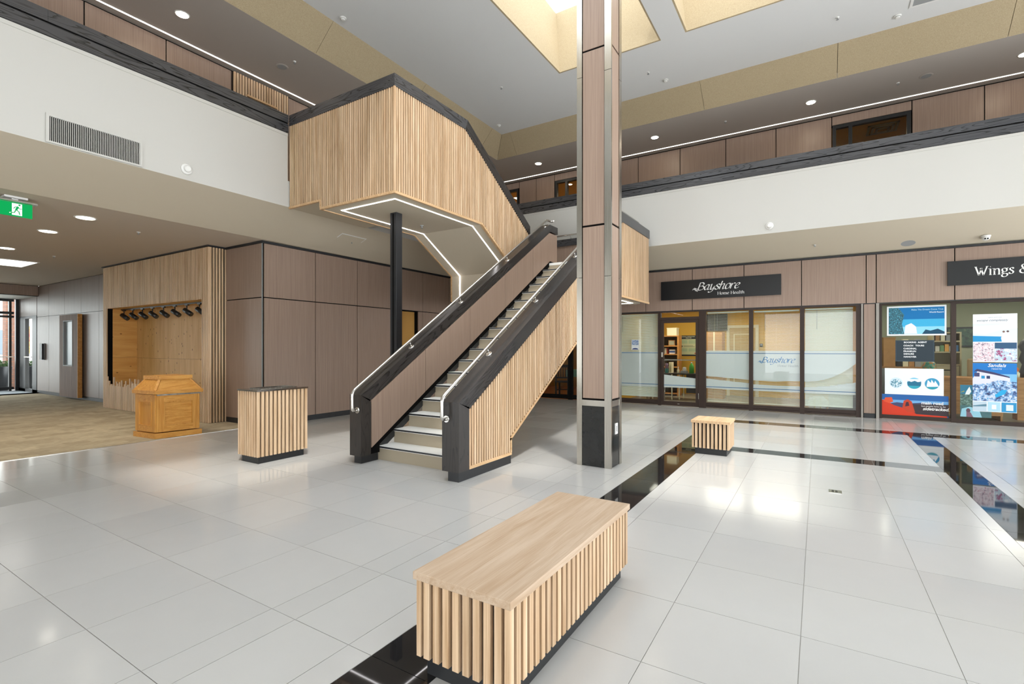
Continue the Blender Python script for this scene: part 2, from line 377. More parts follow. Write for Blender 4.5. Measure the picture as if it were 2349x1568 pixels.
def strip(name, path, wdir, wid, th, mat, parent=None):
    """flat ribbon with thickness along a polyline; wdir = sideways direction"""
    v, f = [], []; wd = Vector(wdir).normalized()
    path = [Vector(p) for p in path]
    for i, p in enumerate(path):
        t = (path[min(i+1, len(path)-1)]-path[max(i-1, 0)]).normalized(); nn = wd.cross(t).normalized()
        for sx, sz in ((-1, -1), (1, -1), (1, 1), (-1, 1)): v.append(p+wd*sx*wid/2+nn*sz*th/2)
    for i in range(len(path)-1):
        for k in range(4): f.append((i*4+k, i*4+(k+1) % 4, (i+1)*4+(k+1) % 4, (i+1)*4+k))
    f.append((0, 1, 2, 3)); e = (len(path)-1)*4; f.append((e, e+1, e+2, e+3))
    return add(name, v, f, mat, parent)
def text_polys(s, size, bold=0.0, shear=0.0, align='LEFT'):
    cu = bpy.data.curves.new('t', 'FONT'); cu.body = s; cu.size = size; cu.offset = bold; cu.shear = shear; cu.align_x = align; cu.resolution_u = 3
    o = bpy.data.objects.new('t', cu); COL.objects.link(o)
    dg = bpy.context.evaluated_depsgraph_get(); me = bpy.data.meshes.new_from_object(o.evaluated_get(dg))
    vs_ = [tuple(v.co) for v in me.vertices]; fs = [tuple(p.vertices) for p in me.polygons]
    bpy.data.objects.remove(o); bpy.data.curves.remove(cu); bpy.data.meshes.remove(me)
    return vs_, fs
# ------------------------------------------------------------------ FLOOR
XA, YA = -7.0, -9.0
floor = box('floor', XA, 12.52, YA, 8.72, -.12, -.004, M['grout']); setp(floor, kind='structure')
xs = [XA]+[.985+.6165*k for k in range(-12, 19)]+[12.40]
strips = [('y', 1.41, 1.765, XA, 10.66), ('y', -1.56, -1.245, XA, 10.29), ('x', 7.43, 7.74, -1.245, 1.41), ('x', 10.29, 10.66, YA, 1.41)]
ylines_left = [1.765, 1.922, 2.34, 2.545, 3.16, 3.775, 4.39, 5.005, 5.62, 6.235, 6.85, 7.465, 8.08, 8.72]
ylines_mid = [-1.245, -1.145, -.54, .073, .686, 1.295, 1.41]
ylines_right = [-1.56]+[-1.71-.6145*k for k in range(12)]+[YA]
cells = []
def cols(cuts):
    out = []
    for a, b_ in zip(xs[:-1], xs[1:]):
        segs = [(a, b_)]
        for c0, c1 in cuts:
            ns = []
            for s0, s1 in segs:
                if c1 <= s0 or c0 >= s1: ns.append((s0, s1))
                else:
                    if c0-s0 > .02: ns.append((s0, c0))
                    if s1-c1 > .02: ns.append((c1, s1))
            segs = ns
        out += segs
    return out
for a, b_ in zip(ylines_left[:-1], ylines_left[1:]):
    cells += [(x0, x1, a, b_) for x0, x1 in cols([])]
for a, b_ in zip(ylines_mid[:-1], ylines_mid[1:]):
    cells += [(x0, x1, a, b_) for x0, x1 in cols([(7.43, 7.74), (10.29, 10.66)])]
yr = sorted(set(round(v, 4) for v in ylines_right))
for a, b_ in zip(yr[:-1], yr[1:]):
    cells += [(x0, x1, a, b_) for x0, x1 in cols([(10.29, 10.66)])]
cells += [(10.66, 12.40, 1.41, 1.765), (10.66, 12.40, -1.56, -1.245)]
darks = []
for ax, c0, c1, e0, e1 in strips:
    k = e0
    if ax == 'y':
        ls = [e0]+[v for v in xs if e0+.05 < v < e1-.05]+[e1]
        darks += [(a, b_, c0, c1) for a, b_ in zip(ls[:-1], ls[1:])]
    else:
        n = max(1, round((e1-e0)/.6145)); darks += [(c0, c1, e0+(e1-e0)*i/n, e0+(e1-e0)*(i+1)/n) for i in range(n)]
CA, SA = math.cos(AZ), math.sin(AZ)
def score(c):
    x, y = (c[0]+c[1])/2, (c[2]+c[3])/2; d = x*CA+y*SA; r = x*SA-y*CA
    if d < 1.2 or abs(r/d) > 1.12: return 0
    return (c[1]-c[0])*(c[3]-c[2])/d**3
GP = .0017
def lay(name, cs, mat, limit):
    cs = sorted(cs, key=score, reverse=True)
    own = [c for c in cs[:limit] if score(c) > 0]; rest = cs[len(own):]
    for c in own: box(name, c[0]+GP, c[1]-GP, c[2]+GP, c[3]-GP, -.012, 0, mat, floor)
    o = multi(name, [(c[0]+GP, c[1]-GP, c[2]+GP, c[3]-GP, -.012, 0) for c in rest], mat, floor); o['kind'] = 'stuff'
lay('tile', cells, M['tile'], 290)
lay('dark_tile', darks, M['darktile'], 70)
setp(box('floor_carpet', -2.0, 5.5, 8.722, 20.8, -.12, .004, M['carpet']), kind='structure')
setp(box('trim_1', -2.0, 5.18, 8.708, 8.722, -.01, .006, M['steel']), kind='structure')

# ------------------------------------------------------------------ LOWER CEILING AND SLOPING SOFFITS
ZB, ZC = 3.76, 3.37
YBL, XBR = 7.45, 11.29
setp(box('ceiling_corridor', -7.0, 5.6, 8.43, 20.82, ZC, ZC+.12, M['ceillow']), kind='structure')
def slab(name, bottom, top, mt):
    n = len(bottom); return setp(add(name, bottom+top, [tuple(range(n)), tuple(range(2*n-1, n-1, -1))]+[(i, i+n, (i+1) % n+n, (i+1) % n) for i in range(n)], mt), kind='structure')
slab('ceiling_soffit_left', [(-7, YBL, ZB), (XBR, YBL, ZB), (12.40, 8.56, ZC), (5.3, 8.56, ZC), (5.3, 8.43, ZC), (-7, 8.43, ZC)],
    [(-7, YBL+.16, ZB+.03), (XBR+.16, YBL+.16, ZB+.03), (12.40, 8.56, ZC+.08), (5.3, 8.56, ZC+.08), (5.3, 8.43, ZC+.08), (-7, 8.43, ZC+.08)], M['beige'])
slab('ceiling_soffit_right', [(XBR, YBL, ZB), (XBR, YA, ZB), (12.42, YA, ZC), (12.42, 8.56, ZC)],
    [(XBR+.16, YBL+.16, ZB+.03), (XBR+.16, YA, ZB+.03), (12.42, YA, ZC+.08), (12.42, 8.56, ZC+.08)], M['beige'])

# ------------------------------------------------------------------ BALCONIES
def balcony(name, along, a0, a1, face, sgn):
    """white fascia with a two-board dark cap; the fascia faces -sgn"""
    f0, f1 = face, face+.15
    def B(nm, p0, p1, q0, q1, z0, z1, mt, par):
        return box(nm, p0, p1, q0, q1, z0, z1, mt, par) if along == 'x' else box(nm, q0, q1, p0, p1, z0, z1, mt, par)
    r = B(name, a0, a1, f0, f1, ZB, 4.975, M['white'], None); setp(r, kind='structure')
    ok = M['oakx'] if along == 'x' else M['oaky']
    B('bead', a0, a1, f0-.008, f0, 4.925, 4.972, M['white'], r)
    B('cap_board', a0, a1, f0-.02, f1+.03, 4.978, 5.115, ok, r)
    B('cap_groove', a0, a1, f0-.004, f1+.01, 5.115, 5.137, M['gap'], r)
    n = 4
    for i in range(n):
        p0 = a0+(a1-a0)*i/n; p1 = a0+(a1-a0)*(i+1)/n
        B('cap_board', p0+.001, p1-.001, f0-.02, f1+.05, 5.137, 5.272, ok, r)
    return r
balcony('wall_balcony_left', 'x', -7.0, 4.965, YBL, 1)
balcony('wall_balcony_left_far', 'x', 6.62, XBR-.03, YBL, 1)
setp(box('wall_balcony_landing', 4.965, 6.62, YBL, YBL+.15, ZB, 4.19, M['white']), kind='structure')
balcony('wall_balcony_right', 'y', YA, 7.60, XBR, 1)
setp(box('floor_upper_left', -7.0, 13.45, 7.60, 9.5, 4.05, 4.20, M['shopfloor']), kind='structure')
setp(box('floor_upper_right', 11.44, 13.45, YA, 7.60, 4.05, 4.20, M['shopfloor']), kind='structure')

# unseen walls added behind the camera to shape daylight; gaps let some in
setp(multi('wall_near_left', [(XA-.1, XA, YA, 9.6, ZC, 7.3), (XA-.1, XA, YA, -2.2, 0, ZC), (XA-.1, XA, 2.6, 9.6, 0, ZC)], M['white']), kind='structure')
setp(box('wall_added_near_right', XA-.1, 13.6, YA-.1, YA, ZC, 7.3, M['white']), kind='structure')
# ------------------------------------------------------------------ UPPER WALLS
ZU = 6.73
def upper_wall(name, along, face, a0, a1, joints, wins, slats=None):
    def B(nm, p0, p1, q0, q1, z0, z1, mt, par):
        return box(nm, p0, p1, q0, q1, z0, z1, mt, par) if along == 'x' else box(nm, q0, q1, p0, p1, z0, z1, mt, par)
    segs = [(a0, a1)]
    for w0, w1 in wins:
        segs = [s for (s0, s1) in segs for s in ([(s0, w0), (w1, s1)] if s0 <= w0 and w1 <= s1 else [(s0, s1)])]
    v = []
    def bk(p0, p1, z0, z1): v.append((p0, p1, face+.02, face+.12, z0, z1) if along == 'x' else (face+.02, face+.12, p0, p1, z0, z1))
    for s0, s1 in segs: bk(s0, s1, 4.2, ZU)
    for w0, w1 in wins: bk(w0, w1, 6.50, ZU); bk(w0, w1, 4.2, 5.0)
    r = multi(name, v, M['gap']); setp(r, kind='structure')
    js = sorted(joints)
    for j0, j1 in zip(js[:-1], js[1:]):
        win = next(((w0, w1) for w0, w1 in wins if w0 < (j0+j1)/2 < w1), None)
        z0 = 6.515 if win else 4.3
        B('panel', j0+.009, j1-.009, face, face+.02, z0, 6.705, M['lam'], r)
    return r
wr = upper_wall('wall_upper_right', 'y', 13.45, YA, 9.6, [-8.6, -7.45, -6.3, -5.15, -4.0, -2.849, -1.705, -.267, .862, 1.983, 3.108, 4.235, 5.36, 6.828, 7.466, 8.08, 9.5], [(-1.705, -.267), (5.36, 6.828), (8.08, 9.5)])
wl = upper_wall('wall_upper_left', 'x', 9.5, -7.0, 13.45, [-5.9, -4.8, -3.7, -2.6, -1.5, -.4, .7, 1.82, 2.938, 4.05, 5.16, 6.33, 7.45, 8.55, 9.7, 10.8, 11.9, 13.4], [])
# windows in the upper right wall
def upper_window(name, y0, y1, mull):
    r = root(name, (13.50, (y0+y1)/2, 5.0), kind='structure')
    F = M['blackframe']
    box('frame_rail', 13.44, 13.54, y0, y1, 6.43, 6.50, F, r); box('frame_rail', 13.44, 13.54, y0, y1, 5.0, 5.07, F, r)
    ms = [y0+.035]+mull+[y1-.035]
    for mm in ms: box('frame_post', 13.44, 13.54, mm-.035, mm+.035, 5.07, 6.43, F, r)
    for a, b_ in zip(ms[:-1], ms[1:]): box('pane', 13.495, 13.501, a+.035, b_-.035, 5.07, 6.43, M['glassup'], r)
upper_window('window_1', -1.69, -.28, [-.62])
upper_window('window_2', 5.38, 6.81, [6.43])
upper_window('window_3', 8.10, 9.48, [])
# offices behind them
def shell(name, x0, x1, y0, y1, z0, z1, wallm, ceilm, floorm):
    t = .06; nm = name[5:]
    for n_, bx in (('back', (x1, x1+t, y0-t, y1+t, z0, z1)), ('near', (x0, x1, y0-t, y0, z0, z1)), ('far', (x0, x1, y1, y1+t, z0, z1))): setp(box('wall_%s_%s' % (nm, n_), *bx, wallm), kind='structure')
    setp(box('ceiling_'+nm, x0, x1+t, y0-t, y1+t, z1, z1+t, ceilm), kind='structure'); setp(box('floor_'+nm, x0, x1+t, y0-t, y1+t, z0-t, z0, floorm), kind='structure')
M['warmceil'] = paint('warm_lit_office_ceiling', (206, 160, 96), .8, .2)  # amber tint puts the warm office lighting into the ceiling colour
shell('wall_office_right', 13.58, 17.5, -3.4, 1.4, 4.2, 6.66, M['amber'], M['warmceil'], M['shopfloor'])
shell('wall_office_left', 13.58, 17.5, 5.0, 9.55, 4.2, 6.66, M['amber'], M['warmceil'], M['shopfloor'])
def panel_light(x0, x1, y0, y1, z, label, mat=None, group=None):
    t = root('ceiling_light', ((x0+x1)/2, (y0+y1)/2, z), label, 'light', group)
    multi('light_frame', [(x0-.03, x1+.03, y0-.03, y0, z-.012, z), (x0-.03, x1+.03, y1, y1+.03, z-.012, z), (x0-.03, x0, y0, y1, z-.012, z), (x1, x1+.03, y0, y1, z-.012, z)], M['trimw'], t)
    box('diffuser', x0, x1, y0, y1, z-.009, z-.003, mat or M['addedlight'], t)
    return t
panel_light(15.35, 15.65, -.95, -.15, 6.66, 'narrow lit ceiling panel seen through upper window by the railing', M['addedlight2'])
panel_light(14.6, 15.2, 8.2, 9.0, 6.66, 'bright ceiling panel in the upper window next to the stair rail', M['addedlight2'])
panel_light(15.6, 16.2, 5.6, 6.8, 6.66, 'ceiling panel of the office behind the two small upper panes', M['addedlight2'])
t = root('air_diffuser', (14.6, -1.3, 6.66), 'square stepped air diffuser on the ceiling behind the upper window', 'air vent')
for k, s in enumerate((.3, .22, .14)):
    multi('diffuser_ring', [(14.6-s, 14.6+s, -1.3-s, -1.3-s+.05, 6.63-.02*k, 6.65-.02*k), (14.6-s, 14.6+s, -1.3+s-.05, -1.3+s, 6.63-.02*k, 6.65-.02*k), (14.6-s, 14.6-s+.05, -1.3-s, -1.3+s, 6.63-.02*k, 6.65-.02*k), (14.6+s-.05, 14.6+s, -1.3-s, -1.3+s, 6.63-.02*k, 6.65-.02*k)], M['beigesteel'], t)
# slatted feature on the upper left wall
t = root('slat_screen', (5.75, 9.46, 4.2), 'short row of ash slats on the brown upper wall above the left railing', 'slat screen')
box('backing', 5.165, 6.325, 9.465, 9.498, 4.25, 6.70, M['slatback2'], t)
k = 0; x = 5.17
while x < 6.31:
    inside = 5.44 < x < 6.02
    box('slat', x, x+.034, 9.43, 9.465, 6.355 if inside else 4.25, 6.69, M['slat'], t); x += .0545
box('sill_trim', 5.41, 6.04, 9.41, 9.466, 6.32, 6.353, M['ashtrim'], t)
multi('opening_shade', [(5.44, 6.02, 9.455, 9.466, 4.3, 6.318)], M['dark'], t)  # flat dark sheet in place of the shade inside the cut-out

# ------------------------------------------------------------------ UPPER CEILINGS
YE, XE = 7.70, 11.60      # edge of the lower ring
YI, XI, ZT = 7.26, 11.16, 7.19   # edge of the raised field
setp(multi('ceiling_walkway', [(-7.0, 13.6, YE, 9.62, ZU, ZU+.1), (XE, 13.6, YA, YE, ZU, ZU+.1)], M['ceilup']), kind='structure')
band = add('ceiling_band', [(-7, YE, ZU+.1), (XE, YE, ZU+.1), (XE, YA, ZU+.1), (-7, YI+.08, ZT+.1), (XI+.08, YI+.08, ZT+.1), (XI+.08, YA, ZT+.1)], [(0, 1, 4, 3), (1, 2, 5, 4)], M['gap'], fix=False); setp(band, kind='structure')
def wool_panel(p, q, r_, s_, nrm):
    n = Vector(nrm).normalized()*.03; v = [Vector(a) for a in (p, q, r_, s_)]
    add('acoustic_panel', [tuple(a) for a in v]+[tuple(a+n) for a in v], [(0, 1, 2, 3), (7, 6, 5, 4), (0, 4, 5, 1), (1, 5, 6, 2), (2, 6, 7, 3), (3, 7, 4, 0)], M['wool'], band)
G2 = .004
def band_run_x(jb, jt):
    for (a, b_), (c, d) in zip(zip(jb[:-1], jb[1:]), zip(jt[:-1], jt[1:])):
        wool_panel((a+G2, YE, ZU), (b_-G2, YE, ZU), (d-G2, YI, ZT), (c+G2, YI, ZT), (0, 1, 1))
def band_run_y(jb, jt):
    for (a, b_), (c, d) in zip(zip(jb[:-1], jb[1:]), zip(jt[:-1], jt[1:])):
        wool_panel((XE, a+G2, ZU), (XE, b_-G2, ZU), (XI, d-G2, ZT), (XI, c+G2, ZT), (1, 0, 1))
band_run_x([-7, -4.2, -1.75, .75, 3.2, 5.68, 8.1, 10.75, XE], [-7, -4.2, -1.7, .8, 3.25, 5.72, 8.15, 10.72, XI])
band_run_y([YA, -7.6, -5.2, -2.75, -.32, 2.15, 4.6, 7.05, YE], [YA, -7.6, -5.2, -2.77, -.32, 2.17, 4.6, 7.0, YI])
# raised ceiling with skylight holes
SKY = [(.6, 9.32, 2.50, 4.62), (2.9, 9.32, -.06, 2.06), (2.9, 9.32, -2.62, -.50)]  # last skylight unseen, added for daylight; first one lengthened to let in more
cx = sorted({-7.0, XI, *[v for s in SKY for v in s[:2]]}); cy = sorted({YA, YI, *[v for s in SKY for v in s[2:]]})
lst = []
for a, b_ in zip(cx[:-1], cx[1:]):
    for c, d in zip(cy[:-1], cy[1:]):
        mx_, my_ = (a+b_)/2, (c+d)/2
        if not any(s[0] < mx_ < s[1] and s[2] < my_ < s[3] for s in SKY): lst.append((a, b_, c, d, ZT, ZT+.06))
ceil = multi('ceiling_main', lst, M['ceil']); setp(ceil, kind='structure')
M['skyframe'] = paint('skylight_frame', (230, 230, 228), .5, .3)
for (a, b_, c, d) in SKY:
    t_ = .19; zt = 8.60; L0 = [(a, c, ZT), (b_, c, ZT), (b_, d, ZT), (a, d, ZT)]; L1 = [(a-t_, c-t_, zt), (b_+t_, c-t_, zt), (b_+t_, d+t_, zt), (a-t_, d+t_, zt)]
    for i in range(4):
        j = (i+1) % 4; p, q = Vector(L0[i]), Vector(L0[j]); r_, s_ = Vector(L1[j]), Vector(L1[i])
        n = 3 if i in (0, 2) else 1
        for k in range(n):
            A, B_ = p.lerp(q, k/n), p.lerp(q, (k+1)/n); C_, D_ = s_.lerp(r_, (k+1)/n), s_.lerp(r_, k/n)
            e = (q-p).normalized()*.003; nn = (q-p).cross(s_-p).normalized()*-.03
            vv = [A+e, B_-e, C_-e, D_+e]
            add('well_panel', [tuple(x_) for x_ in vv]+[tuple(x_+nn) for x_ in vv], [(0, 1, 2, 3), (7, 6, 5, 4), (0, 4, 5, 1), (1, 5, 6, 2), (2, 6, 7, 3), (3, 7, 4, 0)], M['wool'], ceil)
    fr = [(a-t_-.08, b_+t_+.08, c-t_-.08, c-t_, zt, zt+.08), (a-t_-.08, b_+t_+.08, d+t_, d+t_+.08, zt, zt+.08), (a-t_-.08, a-t_, c-t_, d+t_, zt, zt+.08), (b_+t_, b_+t_+.08, c-t_, d+t_, zt, zt+.08)]
    multi('skylight_bar', fr, M['skyframe'], ceil)
    box('skylight_pane', a-t_, b_+t_, c-t_, d+t_, zt+.085, zt+.093, M['skypane'], ceil)

# ------------------------------------------------------------------ GROUND FLOOR LEFT: PANEL WALL
wp = multi('wall_stair', [(5.20, 8.70, 8.555, 8.72, 0, ZC), (9.28, 12.6, 8.555, 8.72, 0, ZC), (8.70, 9.28, 8.555, 8.72, 2.33, ZC), (5.20, 5.32, 8.72, 9.74, 0, ZC)], M['gap']); setp(wp, kind='structure')
jx = [5.215, 6.29, 7.345, 8.40, 9.44, 10.47, 11.5, 12.39]
for a, b_ in zip(jx[:-1], jx[1:]):
    box('panel', a+.008, b_-.008, 8.53, 8.555, 2.355, 3.325, M['lam'], wp)
    lo = [(a, b_)]
    if a < 8.7 < b_: lo = [(a, 8.71), (9.27, b_)]
    for c, d in lo: box('panel', c+.008, d-.008, 8.53, 8.555, .105, 2.337, M['lam'], wp)
for z0, z1 in ((.105, 2.337), (2.355, 3.325)): box('panel', 5.18, 5.20, 8.56, 9.73, z0, z1, M['lam'], wp)
box('corner_trim', 5.180, 5.194, 8.540, 8.552, .1, 3.33, M['greyplast'], wp)
multi('plinth', [(5.20, 8.70, 8.54, 8.555, 0, .10), (9.28, 12.39, 8.54, 8.555, 0, .10), (5.185, 5.2, 8.555, 9.74, 0, .10)], M['black'], wp)
multi('top_trim', [(5.16, 12.39, 8.505, 8.555, 3.328, 3.366), (5.16, 5.2, 8.555, 9.74, 3.328, 3.366)], M['black'], wp)
shell('wall_back_room', 8.3, 9.7, 8.73, 10.6, 0, 2.5, M['amber'], M['ceillow'], M['shopfloor'])
setp(box('wall_back_room_side', 8.24, 8.3, 8.73, 10.66, 0, 2.5, M['amber']), kind='structure')
setp(box('floor_doorway', 8.70, 9.28, 8.56, 8.74, -.06, 0, M['shopfloor']), kind='structure')
panel_light(8.7, 9.2, 9.6, 10.1, 2.5, 'small ceiling light inside the doorway behind the black post', emit('doorway_lamp', (1.0, .8, .5), 1.2))

# ------------------------------------------------------------------ CORRIDOR WALL AND ENTRANCE
wc = box('wall_corridor', 5.322, 5.47, 14.62, 20.95, 0, ZC, M['gap']); setp(wc, kind='structure')
jy = [14.62, 16.14, 17.357, 18.6, 19.89, 20.94]
for a, b_ in zip(jy[:-1], jy[1:]):
    box('panel', 5.30, 5.322, a+.006, b_-.006, .10, 2.395, M['lamgloss'], wc)
    box('panel', 5.30, 5.322, a+.006, b_-.006, 2.405, ZC-.015, M['lamgloss'], wc)
box('plinth', 5.305, 5.322, 14.62, 20.94, 0, .095, M['black'], wc)
wj = box('wall_corridor_far', -2.06, -2.0, 8.43, 23, 0, ZC, M['white']); setp(wj, kind='structure')
d1 = root('door_1', (5.22, 17.8, 0), kind='structure')
M['walnut'] = grain('walnut_door', (86, 66, 54), (124, 98, 82), 'z', 1.0, 30, .6, .15, .02)
multi('leaf', [(5.16, 5.26, 18.20, 18.50, .06, 2.36), (5.16, 5.26, 17.16, 17.50, .06, 2.36), (5.16, 5.26, 17.50, 18.20, .06, .92), (5.16, 5.26, 17.50, 18.20, 2.20, 2.36)], M['walnut'], d1)
multi('vision_frame', [(5.152, 5.262, 17.50, 17.53, .92, 2.20), (5.152, 5.262, 18.17, 18.20, .92, 2.20), (5.152, 5.262, 17.53, 18.17, .92, .95), (5.152, 5.262, 17.53, 18.17, 2.17, 2.20)], M['greyplast'], d1)
box('pane', 5.205, 5.215, 17.53, 18.17, .95, 2.17, paint('wired_glass', (150, 162, 168), .3, .3), d1)
box('edge_strip', 5.16, 5.26, 17.145, 17.16, .06, 2.36, M['pine'], d1)
t = root('pull_handle', (5.30, 20.4, 1.06), 'recessed steel pull handle on the grey corridor panels', 'handle')
box('plate', 5.275, 5.298, 20.2, 20.62, 1.06, 1.57, M['greyplast'], t); box('recess_shade', 5.27, 5.276, 20.26, 20.44, 1.12, 1.5, M['dark'], t); box('grip', 5.22, 5.27, 20.2, 20.28, 1.07, 1.56, M['steelblack'], t)  # dark plate on the face paints the shade of the recess
we = box('wall_entrance', -2.0, 5.30, 20.82, 20.98, 3.05, ZC, M['gap']); setp(we, kind='structure')
for a in range(5): box('panel', -2+a*1.46+.01, -.54+a*1.46-.01, 20.80, 20.82, 3.06, ZC-.012, M['lam'], we)
setp(box('ceiling_vestibule', -2.0, 5.5, 20.98, 22.9, 3.05, 3.15, M['white']), kind='structure')
setp(box('floor_vestibule', -2.0, 5.5, 20.82, 22.9, -.1, .008, paint('entrance_mat', (110, 116, 120), .6, .3)), kind='structure')
setp(box('trim_2', -2.0, 5.3, 20.80, 20.82, -.02, .035, M['gap']), kind='structure')
ws = box('wall_vestibule_side', 5.30, 5.4, 20.98, 22.75, 2.46, 3.05, M['lamgloss']); setp(ws, kind='structure')
gl = root('window_4', (3.0, 22.75, 0), kind='structure')
BFm = M['blackframe']
for a, b_ in ((5.22, 5.30), (5.06, 5.12), (3.98, 4.06), (2.8, 2.88), (1.6, 1.68), (.4, .48), (-.8, -.72), (-2.0, -1.92)): box('mullion', a, b_, 22.70, 22.82, 0, 3.05, BFm, gl)
for z0, z1 in ((2.97, 3.05), (2.55, 2.63), (2.43, 2.50), (.05, .14)): box('rail', -2, 5.18, 22.71, 22.81, z0, z1, BFm, gl)
box('push_bar', -2, 5.18, 22.66, 22.69, 1.12, 1.15, M['steel'], gl)
box('pane', -2, 5.2, 22.755, 22.762, .1, 3.0, M['glass'], gl)
sg = root('window_5', (5.33, 21.9, 0), kind='structure')
for a, b_ in ((20.96, 21.36), (22.05, 22.72)): box('mullion', 5.29, 5.39, a, b_, 0, 2.38, BFm, sg)
box('rail', 5.29, 5.39, 20.96, 22.72, 2.38, 2.455, BFm, sg); box('rail', 5.29, 5.39, 20.96, 22.72, .0, .1, BFm, sg); box('push_bar', 5.26, 5.285, 21.36, 22.05, 1.12, 1.15, M['steel'], sg)
box('pane', 5.335, 5.342, 21.36, 22.05, .1, 2.38, M['glass'], sg)
# outside
setp(box('ground_outside', -14, 16, 22.9, 60, -.25, -.05, paint('pavement', (120, 120, 118), .8, .2, mottle=.08)), kind='structure')
m, nt, b = newmat('shaded_brickwork'); g = N(nt, 'ShaderNodeTexCoord'); br = N(nt, 'ShaderNodeTexBrick'); br.inputs['Scale'].default_value = 1; br.inputs['Brick Width'].default_value = .22; br.inputs['Row Height'].default_value = .075; br.inputs['Mortar Size'].default_value = .008
br.inputs['Color1'].default_value = (*lin((104, 68, 54)), 1); br.inputs['Color2'].default_value = (*lin((124, 84, 66)), 1); br.inputs['Mortar'].default_value = (*lin((84, 76, 70)), 1)  # brick colours darkened, the shade on the piers is in them
gg = N(nt, 'ShaderNodeNewGeometry'); sp = N(nt, 'ShaderNodeSeparateXYZ'); cb = N(nt, 'ShaderNodeCombineXYZ'); ad = N(nt, 'ShaderNodeMath', operation='ADD')
nt.links.new(gg.outputs['Position'], sp.inputs[0]); nt.links.new(sp.outputs[0], ad.inputs[0]); nt.links.new(sp.outputs[1], ad.inputs[1]); nt.links.new(ad.outputs[0], cb.inputs[0]); nt.links.new(sp.outputs[2], cb.inputs[1]); nt.links.new(cb.outputs[0], br.inputs['Vector']); nt.links.new(br.outputs[0], b.inputs['Base Color']); b.inputs['Roughness'].default_value = .9
M['brick'] = m
def pier(x0, x1, y0, y1, label):
    t = root('brick_pier', ((x0+x1)/2, (y0+y1)/2, -.05), label, 'pier')
    box('shaft', x0, x1, y0, y1, -.05, 3.4, M['brick'], t); box('cap_stone', x0-.03, x1+.03, y0-.03, y1+.03, 3.4, 3.5, M['ceil'], t)
pier(5.36, 5.72, 24.4, 24.8, 'reddish brick pier outside the entrance glass nearer the street')
pier(6.4, 6.95, 24.6, 25.1, 'brick pier outside the narrow side pane beside the corridor wall')
M['foliage'] = paint('leaf_green', (58, 82, 44), .7, .2, mottle=.4)
def planter(x, y, label):
    t = root('planter', (x, y, -.05), label, 'planter')
    lathe('pot', [(.19, 0), (.29, .82), (.30, .85), (.26, .85), (.25, .78)], (x, y, -.05), M['steelblack'], t, seg=18)
    vs_, fs = [], []; rnd = random.Random(3)
    for i in range(160):
        a = rnd.uniform(0, 6.28); r = .24*math.sqrt(rnd.random()); c = Vector((x+r*math.cos(a), y+r*math.sin(a), .73+rnd.uniform(0, .22)))
        d = Vector((rnd.uniform(-1, 1), rnd.uniform(-1, 1), rnd.uniform(.2, 1))).normalized()*.09; e = d.cross(Vector((rnd.random(), rnd.random(), rnd.random()))).normalized()*.03
        n0 = len(vs_); vs_ += [c-e, c+d*.5+e*.2, c+d, c+d*.5-e*1.6]; fs.append((n0, n0+1, n0+2, n0+3))
    o = add('leaves', vs_, fs, M['foliage'], t, fix=False); o['kind'] = 'stuff'
planter(5.05, 23.6, 'tall black planter with greenery outside the entrance glass')
planter(5.95, 23.5, 'black tapered planter outside the narrow side pane')
t = root('far_building', (6, 46, -.05), 'pale building across the street outside the entrance', 'building')
box('wall', -2, 18, 45, 50, -.05, 7, paint('pale_render', (206, 204, 200), .8, .2), t)
for k in range(7):
    f_ = box('window', -.5+k*2.4, .7+k*2.4, 44.95, 45, 1.0, 2.6, M['glass'] if False else paint('far_window', (92, 104, 116), .2, .5), t)
# red and yellow banner outside
t = root('street_banner', (6.55, 27.0, .0), 'red and yellow banner outside the entrance beside the brick pier', 'banner')
box('banner_sheet', 6.3, 6.62, 27.0, 27.01, 1.2, 2.3, busy('banner_print', [(200, 40, 40), (236, 120, 40), (246, 200, 60), (240, 232, 220)], 4), t)
box('banner_pole', 6.26, 6.3, 27.0, 27.04, -.05, 2.5, M['steelblack'], t)
# ------------------------------------------------------------------ SHOP FRONTS (plane X = 12.40)
XS = 12.40
fy = [8.50, 7.10, 5.99, 4.85, 3.714, 2.579, 1.443, .305, -.838, -1.004, -2.208, -3.35, -4.49, -5.63, -6.77, -7.9, -9.0]
wf = box('wall_shopfront', XS+.02, XS+.16, YA, 8.55, 2.335, ZC, M['gap']); setp(wf, kind='structure')
for a, b_ in zip(fy[:-1], fy[1:]): box('panel', XS, XS+.02, b_+.008, a-.008, 2.345, 3.325, M['lam'], wf)
box('top_trim', XS-.03, XS+.02, YA, 8.5, 3.328, 3.366, M['black'], wf)
box('bottom_trim', XS+.0, XS+.03, YA, 8.5, 2.325, 2.345, M['black'], wf)
def glazed(name, y0, y1, z0, z1, x=XS+.02, jl=.045, jr=.045, sill=.10, head=.03, mt='frame'):
    """one shop window: dark frame, glass; y1 > y0"""
    r = root(name, (x, (y0+y1)/2, 0), kind='structure'); F = M[mt]
    box('jamb', x-.02, x+.07, y0, y0+jr, 0, 2.325, F, r); box('jamb', x-.02, x+.07, y1-jl, y1, 0, 2.325, F, r)
    box('sill', x-.02, x+.07, y0+jr, y1-jl, 0.015, sill-.045, F, r); box('bottom_rail', x-.01, x+.06, y0+jr, y1-jl, sill-.04, sill+.03, F, r); box('head', x-.02, x+.07, y0+jr, y1-jl, 2.325-head, 2.325, F, r)
    box('pane', x+.028, x+.034, y0+jr, y1-jl, sill+.03, 2.325-head, M['glass'], r)
    return r
wA = glazed('window_6', 3.36, 4.62, 0, 0)
wB = glazed('window_7', 1.30, 2.30, 0, 0, jr=.04, jl=.03)
wC = glazed('window_8', .29, 1.30, 0, 0, jr=.045, jl=.045)
